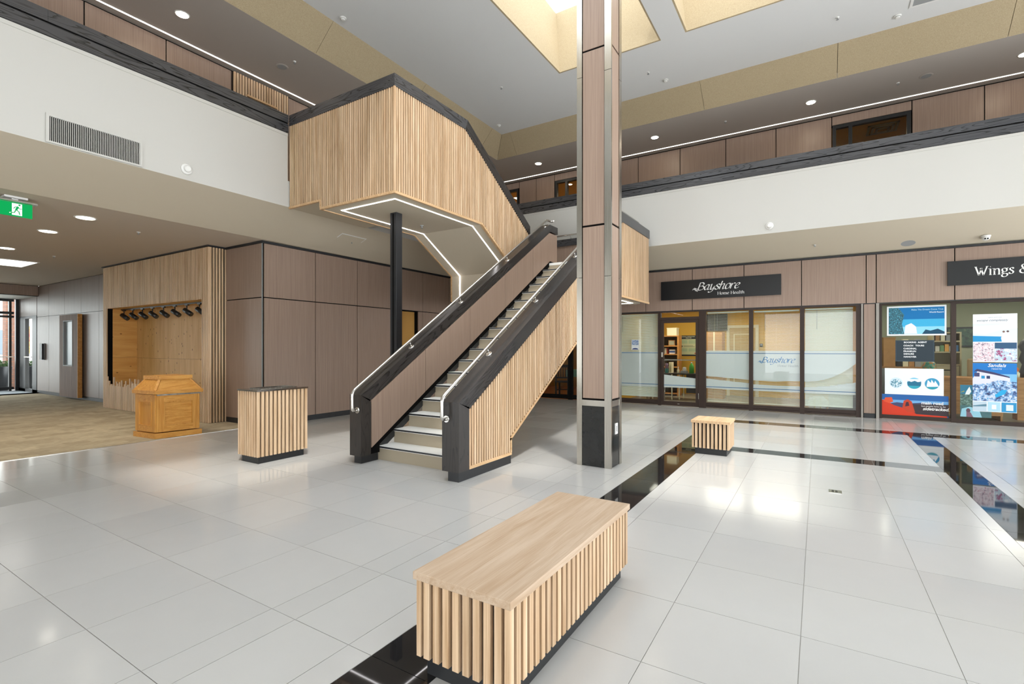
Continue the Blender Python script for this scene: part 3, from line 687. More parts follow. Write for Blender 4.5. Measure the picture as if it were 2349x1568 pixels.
wD = glazed('window_9', -.745, .29, 0, 0, jr=.075, jl=.04)
FX = XS+.057
def film(win, polys, lines, lam=None):
    v, f = [], []
    for p in polys:
        n = len(v); v += [(FX, a, z) for a, z in p]+[(FX+.0006, a, z) for a, z in p]; k = len(p)
        f += [tuple(n+i for i in range(k)), tuple(n+2*k-1-i for i in range(k))]+[(n+i, n+i+k, n+(i+1) % k+k, n+(i+1) % k) for i in range(k)]
    add('frosted_film', v, f, M['film'], win)
    multi('blue_stripe', [(FX-.003, FX-.0025, a, b_, z-.007, z+.007) for a, b_, z in lines], flat((46, 112, 168)), win)
def curve(y0, y1, z0, z1, p, n=14):
    return [(y0+(y1-y0)*i/n, z0+(z1-z0)*(i/n)**p) for i in range(n+1)]
film(wA, [[(4.57, .45), (3.41, .45), (3.41, 1.335), (4.57, 1.335)]], [(3.41, 4.57, 1.305), (3.41, 4.57, .515)])
film(wB, [[(2.27, 1.36), (2.27, .76)]+curve(2.27, 1.34, .76, .70, 1.0)+[(1.34, 1.36)], [(2.27, .47), (1.34, .45), (1.34, .62), (2.27, .70)]], [(1.34, 2.27, 1.305), (1.34, 2.27, .505)])
film(wC, [[(1.255, 1.36), (1.255, .69), (.8, .68), (.335, .705), (.335, 1.36)], [(1.255, .45), (.335, .45), (.335, .585), (1.255, .60)]], [(.335, 1.255, 1.305), (.335, 1.255, .505)])
film(wD, [[(.25, 1.36)]+curve(.25, -.665, .70, 1.10, 2.2)+[(-.665, 1.36)], [(.25, .45), (-.665, .45), (-.665, .71), (-.2, .62), (.25, .57)]], [(-.665, .25, 1.305), (-.665, .25, .505)])
# door between the windows
dr = root('door_2', (XS+.04, 2.85, 0), kind='structure'); F = M['frame']
box('jamb', XS, XS+.1, 3.335, 3.36, 0, 2.325, F, dr); box('post', XS-.005, XS+.1, 2.30, 2.425, 0, 2.325, F, dr)
box('transom_bar', XS, XS+.1, 2.425, 3.335, 2.12, 2.185, F, dr); box('head', XS, XS+.1, 2.425, 3.335, 2.305, 2.325, F, dr)
box('transom_pane', XS+.045, XS+.051, 2.425, 3.335, 2.185, 2.305, M['glass'], dr)
lf = multi('leaf', [(XS+.01, XS+.06, 2.43, 2.505, .012, 2.115), (XS+.01, XS+.06, 3.265, 3.33, .012, 2.115), (XS+.01, XS+.06, 2.505, 3.265, 2.045, 2.115), (XS+.01, XS+.06, 2.505, 3.265, .012, .115)], F, dr)
box('pane', XS+.033, XS+.038, 2.505, 3.265, .115, 2.045, M['glass'], dr)
box('push_bar', XS+.07, XS+.085, 2.505, 3.265, 1.12, 1.145, M['steel'], dr)
box('pull_handle', XS-.045, XS-.01, 3.285, 3.315, .87, 1.16, M['frame'], lf); box('lock_plate', XS-.002, XS+.01, 3.28, 3.32, 1.2, 1.32, M['steel'], lf)
box('hinge', XS-.012, XS+.01, 2.425, 2.44, .2, .34, M['steel'], lf)
add('frosted_film', [(XS+.045, 3.265, .45), (XS+.045, 2.505, .455), (XS+.045, 2.505, .69), (XS+.045, 3.265, .765), (XS+.046, 3.265, .45), (XS+.046, 2.505, .455), (XS+.046, 2.505, .69), (XS+.046, 3.265, .765)], [(0, 1, 2, 3), (7, 6, 5, 4), (0, 4, 5, 1), (1, 5, 6, 2), (2, 6, 7, 3), (3, 7, 4, 0)], M['film'], dr)
box('blue_stripe', XS+.040, XS+.0405, 2.505, 3.265, .502, .516, flat((46, 112, 168)), dr)
box('floor_bolt', XS+.005, XS+.01, 2.88, 2.93, .05, .065, M['rail'], lf)
M['pierstrip'] = paint('satin_strip', (150, 145, 138), .4, .3)
# pier between the shops
pr = box('wall_shop_pier', XS+.03, XS+.2, -1.055, -.75, 0, 2.335, M['gap']); setp(pr, kind='structure')
box('panel', XS+.005, XS+.03, -.985, -.80, .095, 2.335, M['lam'], pr); box('plinth', XS+.01, XS+.03, -.985, -.80, 0, .09, M['black'], pr)
for a, b_ in ((-.785, -.752), (-1.05, -1.0)): box('steel_strip', XS-.02, XS+.03, a, b_, 0, 2.335, M['pierstrip'], pr)
# travel shop
XT = 12.50
wE = glazed('window_10', -2.205, -1.06, 0, 0, x=XT, jl=.045, jr=.035, sill=.05)
wG = glazed('window_11', -3.75, -2.205, 0, 0, x=XT, jl=.04, jr=.05, sill=.04, head=.05)
wH = glazed('window_12', -5.3, -3.75, 0, 0, x=XT, sill=.04)
# restaurant front beyond the stair
wI = glazed('window_13', 4.62, 5.80, 0, 0, mt='dark'); wK = glazed('window_14', 5.80, 7.0, 0, 0, jl=.05, jr=.08, mt='dark'); wL = glazed('window_15', 7.0, 8.45, 0, 0, mt='dark')
# shells of the rooms behind the glass
rB = shell('wall_care_shop', 12.56, 16.0, -.95, 4.55, 0, 2.62, M['yellow'], M['ceil'], M['shopfloor'])
rT = shell('wall_travel_shop', 12.66, 16.4, -5.3, -1.08, 0, 2.70, M['sage'], M['ceil'], M['shopfloor'])
rR = shell('wall_restaurant', 12.56, 16.5, 4.68, 8.45, 0, 2.62, M['amber'], M['desk'], M['orangefloor'])
for i, yy in enumerate((.3, 1.7, 3.1)): panel_light(14.0, 14.6, yy, yy+1.2 if yy < 3 else yy+1.0, 2.62, ['added unseen ceiling light over the bagged item in the clinic', 'added unseen ceiling light in the middle of the clinic', 'added unseen ceiling light above the clinic desk'][i], group='added clinic ceiling lights')  # unseen lamps added to brighten the clinic
for i, yy in enumerate((-2.4, -4.2)): panel_light(14.0, 14.6, yy, yy+1.2, 2.70, ['added unseen ceiling light of the travel shop near the pier', 'added unseen ceiling light of the travel shop at the frame edge'][i], group='added travel shop ceiling lights')  # unseen lamps added to brighten the travel shop
M['dimlight'] = emit('restaurant_lamp', (1.0, .7, .3), 5.0)
panel_light(14.2, 14.6, 5.6, 6.2, 2.62, 'added unseen dim amber ceiling light in the restaurant behind the stair', M['dimlight'])  # unseen lamp added to light the restaurant

# venetian blinds
def blind(y0, y1, z0, z1, tilt, label, step=.027):
    x = XS+.115; t = root('venetian_blind', (x, (y0+y1)/2, z0), label, 'blind', 'venetian blinds in the clinic windows')
    box('headrail', x-.02, x+.02, y0, y1, z1-.03, z1, M['blind'], t)
    v, f = [], []; z = z0+.03; c, s = math.cos(tilt)*.0125, math.sin(tilt)*.0125
    while z < z1-.035:
        n = len(v); v += [(x-c, y0, z-s), (x+c, y0, z+s), (x+c, y1, z+s), (x-c, y1, z-s)]; f.append((n, n+1, n+2, n+3)); z += step
    o = add('blind_slats', v, f, M['blind'], t, fix=False); o['kind'] = 'stuff'
    box('bottom_rail', x-.014, x+.014, y0, y1, z0, z0+.018, M['blind'], t)
    for k in (.18, .5, .82): box('ladder_cord', x-.0145, x-.0125, y0+(y1-y0)*k-.001, y0+(y1-y0)*k+.001, z0+.018, z1-.03, M['cream'], t)
    tube('tilt_wand', [(x-.025, y1-.22, z1-.03), (x-.025, y1-.22, z1-.45)], .004, M['greyplast'], t, 6)
blind(3.42, 4.57, .19, 2.29, 1.15, 'nearly closed blind left of the glass shop door')
blind(1.36, 2.25, .15, 2.28, .25, 'open blind in the first pane right of the glass door')
blind(.35, 1.24, .15, 2.27, .25, 'open blind behind the blue window lettering')
blind(-.62, .24, .17, 2.28, 1.05, 'closed blind in the pane next to the steel trimmed pier')

# ------------------------------------------------------------------ LETTERING (drawn with a broad pen)
def bez(pts, n=10):
    P_ = [Vector((p[0], p[1], 0)) for p in pts]
    if len(P_) == 2: return P_
    out = []; Q = [P_[0]*2-P_[1]]+P_+[P_[-1]*2-P_[-2]]
    for i in range(1, len(Q)-2):
        for k in range(n):
            t = k/n; a, b_, c, d = Q[i-1], Q[i], Q[i+1], Q[i+2]
            out.append(.5*((2*b_)+(c-a)*t+(2*a-5*b_+4*c-d)*t*t+(3*b_-a-3*c+d)*t**3))
    out.append(P_[-1]); return out
GL = {
 'B': (1.02, [[(.12, 0), (.12, 1.42)], [(.12, 1.40), (.5, 1.40), (.74, 1.12), (.52, .80), (.14, .76)], [(.3, .76), (.72, .72), (.92, .40), (.66, .05), (.12, .03)]], [(.0, 1.42), (.0, 0)]),
 'a': (.88, [[(.60, .86), (.40, .97), (.14, .72), (.08, .35), (.22, .03), (.42, .10), (.62, .5)], [(.66, 1.0), (.60, .25), (.68, .02), (.88, .16)]], []),
 'y': (.86, [[(.02, .92), (.14, .98), (.16, .4), (.26, .03), (.45, .12), (.64, .6), (.70, 1.0)], [(.70, 1.0), (.62, .1), (.46, -.36), (.16, -.50), (-.02, -.36)]], []),
 's': (.66, [[(.56, .80), (.42, .98), (.18, .90), (.16, .68), (.36, .50), (.52, .28), (.38, .03), (.12, .04), (.02, .22)]], []),
 'h': (.86, [[(.14, 1.5), (.08, 0)], [(.1, .5), (.26, .86), (.48, .98), (.60, .80), (.56, .3), (.62, .02), (.84, .14)]], []),
 'o': (.82, [[(.40, .99), (.16, .84), (.08, .45), (.20, .05), (.40, .01), (.62, .18), (.70, .56), (.60, .92), (.40, .99)]], []),
 'r': (.64, [[(.10, .98), (.08, 0)], [(.1, .5), (.22, .82), (.40, .98), (.58, .90)]], []),
 'e': (.74, [[(.10, .46), (.44, .56), (.60, .78), (.48, .98), (.24, .88), (.08, .46), (.18, .06), (.40, .02), (.66, .22)]], []),
 'H': (1.22, [[(.2, 0), (.2, 1.42)], [(.98, 0), (.98, 1.42)], [(.2, .74), (.98, .74)]], [(.2, 0), (.2, 1.42), (.98, 0), (.98, 1.42)]),
 'm': (1.36, [[(.2, 0), (.2, .98)], [(.2, .6), (.36, .90), (.56, .94), (.66, .7), (.66, 0)], [(.66, .6), (.82, .90), (1.02, .94), (1.14, .7), (1.14, 0)]], [(.2, 0), (.66, 0), (1.14, 0), (.12, .98)]),
 'l': (.46, [[(.22, 0), (.22, 1.5)]], [(.22, 0), (.14, 1.5)]),
 't': (.56, [[(.24, 1.28), (.24, .2), (.36, .02), (.52, .12)], [(.04, .96), (.5, .96)]], []),
 'W': (1.66, [[(.12, 1.42), (.52, 0)], [(.52, 0), (.86, 1.2)], [(.72, 1.2), (1.08, 0)], [(1.08, 0), (1.52, 1.42)]], [(.12, 1.42), (1.52, 1.42)]),
 'i': (.5, [[(.24, 0), (.24, .98)], [(.22, 1.30), (.27, 1.36)]], [(.24, 0), (.16, .98)]),
 'n': (.98, [[(.2, 0), (.2, .98)], [(.2, .6), (.40, .92), (.64, .94), (.76, .7), (.76, 0)]], [(.2, 0), (.76, 0), (.12, .98)]),
 'g': (.90, [[(.40, .98), (.16, .84), (.18, .48), (.42, .36), (.66, .52), (.64, .86), (.40, .98)], [(.26, .38), (.14, .2), (.36, .1), (.66, .06), (.74, -.18), (.48, -.44), (.16, -.38), (.10, -.14), (.30, .08)], [(.62, .88), (.86, 1.0)]], []),
 '&': (1.26, [[(1.1, .72), (.9, .2), (.5, 0), (.14, .18), (.16, .56), (.56, .86), (.72, 1.16), (.54, 1.42), (.34, 1.26), (.4, .94), (.72, .44), (1.12, 0)]], [(1.04, .72)]),
 ' ': (.5, [], []),
}
def pen(strokes, w, thin, ang):
    v, f = [], []
    for st in strokes:
        n0 = len(v)
        for i, p in enumerate(st):
            t = (st[min(i+1, len(st)-1)]-st[max(i-1, 0)]); t = t.normalized() if t.length > 1e-6 else Vector((1, 0, 0))
            nn = Vector((-t.y, t.x, 0)); hw = max(thin, w*abs(math.sin(math.atan2(t.y, t.x)-ang)))/2
            v += [p+nn*hw, p-nn*hw]
        for i in range(len(st)-1): f.append((n0+2*i, n0+2*i+1, n0+2*i+3, n0+2*i+2))
    return v, f
def penword(word, shear, w, thin, ang, serif, track=0.0):
    st, x = [], 0.0
    for ch in word:
        adv, strokes, ser = GL[ch]
        for s in strokes: st.append([Vector((x+p.x+shear*p.y, p.y, 0)) for p in bez(s)])
        if serif:
            for sx, sy in ser: st.append([Vector((x+sx-.16+shear*sy, sy, 0)), Vector((x+sx+.16+shear*sy, sy, 0))])
        x += adv+track
    v, f = pen(st, w, thin, ang); return v, f, x
def put(name, v, f, x, y, z, sx, sz, mat, parent, slope=0.0):
    """lay lettering on a plane facing -X, reading towards -Y"""
    o = add(name, [(x, y-p[0]*sx, z+p[1]*sz+slope*p[0]*sx) for p in v], f, mat, parent, fix=False)
    me = o.data
    for p in me.polygons:
        if p.normal.x > 0: p.flip()
    return o
WAVES = [[(-.40, .30), (-.16, .42), (.06, .28), (.26, .34)], [(-.52, .10), (-.22, .22), (0, .06), (.22, .12)], [(-.1, -.14), (.1, -.04), (.24, -.18), (.36, -.12)]]
def care_logo(parent, x, y, z, k, c1, c2):
    v, f, adv = penword('Bayshore', .30, .22, .06, .55, False, -.05)
    put('lettering', v, f, x, y, z, .150*k, .124*k, c1, parent)
    v, f = pen([bez(s_) for s_ in WAVES], .15, .03, .9)
    put('wave_mark', v, f, x, y+.03*k, z, .150*k, .124*k, c1, parent)
    yy = y-.455*k
    for wd in ('Home', 'Health'):
        v, f, adv2 = penword(wd, 0, .19, .07, .35, True, .0)
        put('lettering', v, f, x-.0004, yy, z-.128*k, .0625*k, .046*k, c2, parent); yy -= (adv2+.45)*.0625*k
lw = flat((226, 226, 224))
t = root('shop_sign', (XS-.03, 2.0, 2.605), 'long black fascia sign with white script lettering above the glass door', 'sign')
box('sign_panel', XS-.05, XS-.015, .69, 3.312, 2.605, 3.063, paint('sign_black', (26, 26, 27), .32, .4), t)
for yy in (3.0, 2.0, 1.0): multi('sign_spacer', [(XS-.015, XS-.001, yy-.02, yy+.02, 2.68, 2.72), (XS-.015, XS-.001, yy-.02, yy+.02, 2.95, 2.99)], M['steelblack'], t)
care_logo(t, XS-.0515, 2.46, 2.805, 1.0, lw, lw)
t = root('shop_sign', (XS-.03, -3.5, 2.613), 'black fascia sign cut off by the right edge with large serif letters', 'sign')
box('sign_panel', XS-.05, XS-.015, -4.9, -2.097, 2.613, 3.072, flat((38, 39, 40), .5), t)
v, f, adv = penword('Wings & ', 0, .21, .07, .3, True, .02)
put('lettering', v, f, XS-.0515, -2.48, 2.775, .112, .112, lw, t)
# lettering on the window film
care_logo(wC, FX-.0035, 1.085, 1.10, .70, flat((40, 116, 172)), flat((150, 160, 164)))

# ------------------------------------------------------------------ POSTERS ON GLASS
def sheet(name, y0, y1, z0, z1, x, label, cat, base, layers, texts=(), skew=0.0):
    """y0 > y1: left edge, right edge as seen; layers (mat, [(u,v)...]) in 0..1"""
    t = root(name, (x, (y0+y1)/2, z0), label, cat)
    box('paper', x-.001, x, y1, y0, z0, z1, base, t)
    mats = []; v, f, fm = [], [], []
    for i, (mt, pts) in enumerate(layers):
        if mt not in mats: mats.append(mt)
        n = len(v); v += [(x-.0014-.0003*i, y0+(y1-y0)*a, z0+(z1-z0)*b_) for a, b_ in pts]; f.append(tuple(range(n+len(pts)-1, n-1, -1))); fm.append(mats.index(mt))
    if v: add('print', v, f, mats, t, fm=fm, fix=False)
    for (s, u, vv, size, c, bold, shear) in texts:
        tv, tf = text_polys(s, size, bold, shear)
        put('lettering', tv, tf, x-.0016-.0003*(len(layers)+1), y0+(y1-y0)*u, z0+(z1-z0)*vv, 1, 1, flat(c), t)
    return t
def R(u0, v0, u1, v1): return [(u0, v0), (u1, v0), (u1, v1), (u0, v1)]
def circ(u, v, ru, rv, n=24, a0=0, a1=2*math.pi): return [(u+ru*math.cos(a0+(a1-a0)*i/n), v+rv*math.sin(a0+(a1-a0)*i/n)) for i in range(n if a1-a0 > 6.2 else n+1)]
PX = XT+.026
bsea = flat((24, 120, 176)); paper = flat((232, 236, 236))
sheet('poster', -1.19, -2.11, 1.675, 2.265, PX, 'blue sky poster with white border taped at the top of the left travel window', 'poster', paper,
    [(flat((8, 110, 170)), R(.03, .05, .97, .95)), (flat((60, 170, 214)), R(.03, .05, .97, .55)), (flat((140, 208, 232)), R(.03, .05, .97, .30)),
     (busy('hedge_print', [(10, 40, 60), (20, 84, 96), (30, 110, 130), (110, 180, 200)], 40), [(.03, .05), (.30, .05), (.26, .4), (.30, .7), (.2, .95), (.03, .95)]),
     (flat((226, 226, 232)), [(.30, .06), (.52, .06), (.50, .30), (.42, .42), (.32, .34)]),
     (flat((22, 70, 96)), [(.60, .05), (.97, .05), (.97, .12), (.86, .22), (.74, .16), (.66, .2)])],
    [('Make The Dream Come True', .42, .845, .040, (150, 200, 224), .001, 0), ('World Resort', .72, .75, .038, (200, 226, 240), .001, 0)])
sheet('letter_board', -1.325, -1.93, 1.158, 1.582, PX-.012, 'dark grey letter board listing tours hung in the left travel window', 'board', flat((52, 66, 76)),
    [(flat((44, 56, 64)), R(.03, .04, .97, .96))],
    [('BOOKING  AGENT', .22, .87, .042, (230, 232, 232), .0014, 0), ('COACH   TOURS', .21, .715, .042, (230, 232, 232), .0014, 0), ('CARDINAL', .21, .575, .042, (230, 232, 232), .0014, 0), ('FRANKLIN', .21, .45, .042, (230, 232, 232), .0014, 0), ('DENURE', .215, .325, .042, (230, 232, 232), .0014, 0), ('HANOVER', .215, .19, .042, (230, 232, 232), .0014, 0)])
hz = flat((60, 150, 190)); hz2 = flat((40, 110, 140)); wht = flat((236, 240, 242)); sk = flat((120, 196, 226))
sheet('poster', -1.155, -2.07, .497, 1.02, PX, 'white poster with three round sea pictures in the left travel window', 'poster', paper,
    [(flat((206, 226, 236)), circ(.20, .44, .115, .2)), (busy('harbour_print', [(236, 242, 244), (200, 222, 232), (96, 150, 170), (40, 90, 110)], 30), circ(.20, .42, .10, .16)),
     (sk, circ(.51, .44, .122, .212)), (wht, R(.405, .46, .615, .60)), (hz2, [(.392, .48), (.42, .52), (.46, .49), (.52, .535), (.57, .49), (.63, .51), (.62, .34), (.40, .34)]), (flat((50, 160, 180)), circ(.51, .44, .12, .21, 20, math.pi*1.15, math.pi*1.85)),
     (hz, circ(.81, .44, .122, .212)), (wht, [(.72, .38), (.74, .58), (.79, .47), (.80, .60), (.84, .46), (.86, .56), (.90, .42), (.92, .34), (.72, .32)]), (flat((36, 150, 168)), circ(.81, .44, .12, .21, 20, math.pi*1.2, math.pi*1.8))])
sheet('poster', -1.09, -2.14, .058, .495, PX-.003, 'red desert rock poster at the foot of the left travel window', 'poster', flat((40, 96, 160)),
    [(flat((110, 166, 214)), R(0, .55, 1, .75)), (flat((70, 72, 104)), [(0, .5), (.25, .64), (.4, .6), (.6, .66), (1, .6), (1, .3), (0, .3)]), (flat((62, 52, 56)), [(.4, .58), (1, .62), (1, .1), (.4, .1)]),
     (flat((206, 60, 34)), [(0, 0), (.98, 0), (.98, .10), (.54, .14), (.42, .34), (.30, .42), (.2, .5), (.06, .72), (0, .74)]),
     (flat((220, 84, 50)), [(.04, .66), (.07, .84), (.17, .86), (.19, .66), (.13, .58)]), (flat((190, 66, 40)), [(.33, .40), (.35, .72), (.41, .80), (.47, .70), (.52, .2), (.4, .22)]), (flat((70, 44, 60)), [(.37, .46), (.385, .66), (.42, .68), (.435, .5)])],
    [('main road', .61, .60, .082, (236, 236, 232), .002, 0), ('is easy,', .82, .60, .042, (236, 236, 232), .0, 0), ('but people love to be', .61, .49, .042, (230, 230, 228), 0, 0), ('sidetracked.', .63, .34, .082, (236, 236, 232), .002, .3)])
resort = busy('resort_print', [(40, 44, 80), (60, 90, 140), (130, 170, 210), (210, 214, 226), (60, 160, 210)], 16)
sheet('poster', -2.49, -3.095, 1.165, 2.062, PX, 'white and blue seaside poster in the right travel window upper half', 'poster', flat((234, 238, 242)),
    [(flat((214, 230, 240)), R(0, .42, 1, .80)), (flat((240, 244, 246)), [(0, .60), (.3, .58), (.6, .66), (1, .70), (1, .80), (0, .74)]), (flat((36, 140, 196)), [(0, .425), (.7, .425), (.66, .53), (0, .55)]), (flat((236, 238, 240)), [(.66, .425), (.64, .5), (.70, .62), (.80, .62), (.88, .46), (.88, .425)]),
     (flat((120, 90, 80)), circ(.70, .63, .03, .02)), (flat((90, 70, 70)), circ(.79, .635, .03, .02)),
     (busy('hall_print', [(96, 80, 100), (200, 180, 190), (230, 222, 226), (180, 80, 110)], 26), R(.01, .02, .48, .405)), (flat((50, 84, 116)), R(.50, .28, .99, .405)), (busy('deck_print', [(230, 232, 236), (180, 200, 214), (150, 60, 110)], 18), R(.50, .02, .99, .28))],
    [('escape completely', .08, .85, .058, (110, 118, 130), 0, .35), ('resorts and hotels', .34, .92, .026, (130, 140, 150), 0, 0)])
sheet('poster', -2.487, -3.09, .235, 1.145, PX, 'blue resort and pool poster in the right travel window lower half', 'poster', flat((232, 236, 240)),
    [(flat((30, 116, 190)), R(0, .22, 1, 1)), (flat((120, 180, 222)), R(.4, .60, 1, .78)), (flat((214, 214, 226)), [(0, .68), (.12, .84), (.5, .78), (.85, .70), (.85, .62), (.4, .58), (0, .56)]), (flat((62, 60, 96)), [(.02, .82), (.1, .88), (.5, .81), (.84, .73), (.84, .705), (.5, .765), (.1, .83)]), (flat((66, 70, 110)), R(.04, .72, .16, .80)), (flat((40, 140, 190)), R(.2, .68, .28, .74)), (flat((50, 60, 100)), R(.32, .68, .40, .74)),
     (resort, [(0, .22), (1, .22), (1, .62), (.6, .66), (.3, .58), (0, .56)]), (flat((38, 160, 212)), [(.55, .30), (.74, .38), (.78, .46), (.66, .46), (.5, .34)]),
     (flat((186, 204, 216)), R(.01, .01, .32, .205)), (flat((90, 130, 150)), [(.01, .12), (.32, .16), (.32, .11), (.01, .1)]), (flat((168, 208, 226)), R(.35, .01, .63, .205)), (flat((240, 240, 240)), R(.44, .06, .54, .15)), (flat((46, 140, 190)), R(.66, .01, .99, .205)), (flat((210, 222, 230)), R(.76, .04, .92, .16))],
    [('Sandals', .34, .925, .085, (240, 244, 248), .001, .3), ('resorts', .42, .87, .05, (220, 232, 244), 0, .3)])
sheet('poster', -2.31, -2.75, .12, .725, PX-.008+.012, 'teal poster of a woman and a white bird low in the right travel window', 'poster', flat((66, 104, 108)),
    [(flat((30, 110, 140)), R(0, .72, 1, 1)), (flat((226, 230, 230)), [(.12, .60), (.2, .8), (.3, .95), (.36, .8), (.28, .68), (.16, .56)]), (flat((214, 204, 60)), [(0, .76), (.12, .82), (.14, .79)]), (busy('foliage_print', [(40, 66, 60), (70, 100, 90), (110, 140, 130)], 30), R(0, .36, 1, .70)), (flat((140, 190, 204)), [(0, 0), (.05, .25), (.3, .32), (.6, .26), (.7, 0)]), (flat((94, 70, 80)), circ(.26, .20, .07, .07)), (flat((120, 92, 104)), [(.2, 0), (.2, .16), (.34, .14), (.42, 0)])])
sheet('notice', 4.095, 3.90, 1.375, 1.64, XS+.047, 'small blue and white notice taped to the window left of the shop door', 'notice', paper,
    [(busy('notice_print', [(40, 70, 130), (90, 130, 180), (210, 220, 228), (60, 60, 80)], 60), R(.05, .48, .95, .96)), (flat((44, 66, 120)), circ(.5, .05, .42, .14, 16, 0, math.pi))])
# ------------------------------------------------------------------ STAIRCASE
SL = .632
def cz(x): return .845+SL*(x-4.14)           # top of the lower guards
LAND = 3.195; ZLC = 4.08; XL0 = 9.14; XL1 = 11.11; ZLB = 2.43
st = root('staircase', (4.9, 4.4, 0), 'switchback staircase with ash slat guards, dark oak caps and pale stone treads', 'staircase')
YO = 3.235                                    # outer face of the near guard
XK = 4.14+(ZLC-.845)/SL                        # where the rising cap turns level
# near guard
box('plinth', 4.145, 5.19, YO+.005, YO+.15, 0, .10, M['black'], st)
prism('newel', [(4.14, .10), (4.325, .10), (4.325, cz(4.325)-.18), (4.14, cz(4.14))], 'y', YO, 3.465, M['oakz'], st)
prism('guard_cap', [(4.14, cz(4.14)), (XK, ZLC), (XK+.06, ZLC-.19), (4.325, cz(4.325)-.20)], 'y', YO, 3.465, M['oakup'], st)
prism('guard_cap', [(XK, ZLC), (XL1, ZLC), (XL1, ZLC-.185), (XK+.06, ZLC-.19)], 'y', YO, 3.465, M['oakx'], st)
def zbot(x): return .31+.615*(x-5.22)
XB2 = 5.22+(ZLB-.31)/.615
prof = [(4.325, .12), (5.19, .12), (5.19, zbot(5.19)+.04), (XB2, ZLB+.03), (XL1-.02, ZLB+.03), (XL1-.02, ZLC-.19), (XK+.06, ZLC-.19), (4.325, cz(4.325)-.21)]
prism('guard_backing', prof, 'y', YO+.030, YO+.045, M['slatback'], st)
prism('guard_core', prof, 'y', YO+.045, 3.45, M['lam'], st)
box('slat_trim', 4.335, 5.215, YO+.006, YO+.032, .10, .135, M['ashtrim'], st)
box('slat_trim', 5.19, 5.218, YO+.006, YO+.032, .135, zbot(5.22), M['ashtrim'], st)
prism('slat_trim', [(5.19, zbot(5.19)-.01), (XB2, ZLB-.01), (XB2, ZLB+.028), (5.19, zbot(5.19)+.028)], 'y', YO+.006, YO+.15, M['ashtrim'], st)
box('slat_trim', XB2, XL1, YO+.006, YO+.032, ZLB-.01, ZLB+.028, M['ashtrim'], st)
PIT, SW = .0475, .0285
x = 4.337
while x+SW < XL1:
    top = (cz(x)-.205) if x < XK else ZLC-.195
    bot = .136 if x+SW < 5.19 else (zbot(x+SW)+.03 if x+SW < XB2 else ZLB+.03)
    if x+SW > 5.185 and x < 5.222: bot = zbot(max(x+SW, 5.222))+.03
    box('slat', x, x+SW, YO+.008, YO+.030, round(bot, 3), round(top, 3), M['slat'], st)
    x += PIT
# far guard of the first flight
YN0, YN1 = 4.745, 4.945
box('plinth', 4.19, 4.46, 4.795, 4.92, 0, .10, M['black'], st)
XG = 9.12
prism('newel', [(4.14, .10), (4.30, .10), (4.30, cz(4.30)-.19), (4.14, cz(4.14)+.005)], 'y', YN0, YN1, M['oakz'], st)
prism('guard_cap', [(4.14, cz(4.14)+.005), (XG, cz(XG)+.005), (9.5, cz(XG)+.005), (9.5, cz(XG)-.14), (XG+.04, cz(XG)-.14), (4.30, cz(4.30)-.165)], 'y', YN0, YN1, M['oakup'], st)
def pt(x): return cz(x)-.175
def pb(x): return .178+SL*(x-4.30)
jl = [4.305, 5.304, 6.363, 7.395, 8.42, 9.46]
for a, b_ in zip(jl[:-1], jl[1:]):
    a += .005; b_ -= .005
    if b_ < 9.3: pts = [(a, pb(a)), (b_, pb(b_)), (b_, pt(b_)), (a, pt(a))]
    else: pts = [(a, pb(a)), (9.14, pb(9.14)), (b_, pb(9.14)), (b_, pt(9.12)), (9.12, pt(9.12)), (a, pt(a))]
    prism('panel', pts, 'y', YN0-.004, YN0+.02, M['lam'], st)
core = [(4.30, .10), (4.46, .10), (4.46, .2), (9.14, pb(9.14)-.12), (9.48, pb(9.14)-.12), (9.48, pt(9.12)), (9.12, pt(9.12)), (4.30, pt(4.30))]
prism('guard_core', core, 'y', YN0+.02, YN1-.01, M['gap'], st)
prism('outer_panel', core, 'y', YN1-.01, YN1, M['lam'], st)
prism('stringer', [(4.30, .10), (4.50, .10), (9.14, 3.05), (9.46, 3.05), (9.46, pb(9.14)+.01), (9.14, pb(9.14)+.01), (4.30, pb(4.30)+.01)], 'y', 4.79, 4.812, M['stringer'], st)
# treads and risers
RH, TR, X0 = .1775, .2745, 4.475
for k in range(18):
    xr = X0+TR*k; zt = RH*(k+1)
    box('riser', xr, xr+.02, 3.455, 4.80, zt-RH, zt-.03, M['riser'], st)
    if k < 17:
        tr = box('tread', xr-.012, xr+TR, 3.455, 4.80, zt-.03, zt, M['stone'], st)
        box('nosing', xr-.018, xr-.012, 3.455, 4.80, zt-.022, zt-.003, M['steelblack'], tr)
prism('flight_underside', [(4.5, .0), (4.6, 0), (5.2, .28), (XB2, ZLB), (XL0, ZLB), (XL0, 3.0), (4.5, .0)][:-1], 'y', 3.46, 4.79, M['beige'], st)
# half landing
box('landing_floor', XL0, XL1-.15, 3.45, 6.60, LAND-.05, LAND, M['stone'], st)
box('landing_soffit', XL0, XL1-.02, 3.45, 6.63, ZLB, ZLB+.04, M['beige'], st)
box('landing_core', XL0+.03, XL1-.15, 4.95, 6.60, ZLB+.04, LAND-.05, M['gap'], st)
box('end_guard', XL1-.15, XL1-.02, 3.45, 6.63, ZLB+.04, ZLC-.16, M['lam'], st)
box('guard_cap', XL1-.2, XL1, 3.45, 6.65, ZLC-.16, ZLC, M['oaky'], st)
box('side_guard', 8.9, XL1-.15, 6.5, 6.63, ZLB+.04, ZLC-.16, M['lam'], st); box('guard_cap', 8.9, XL1-.2, 6.47, 6.65, ZLC-.16, ZLC, M['oakx'], st)
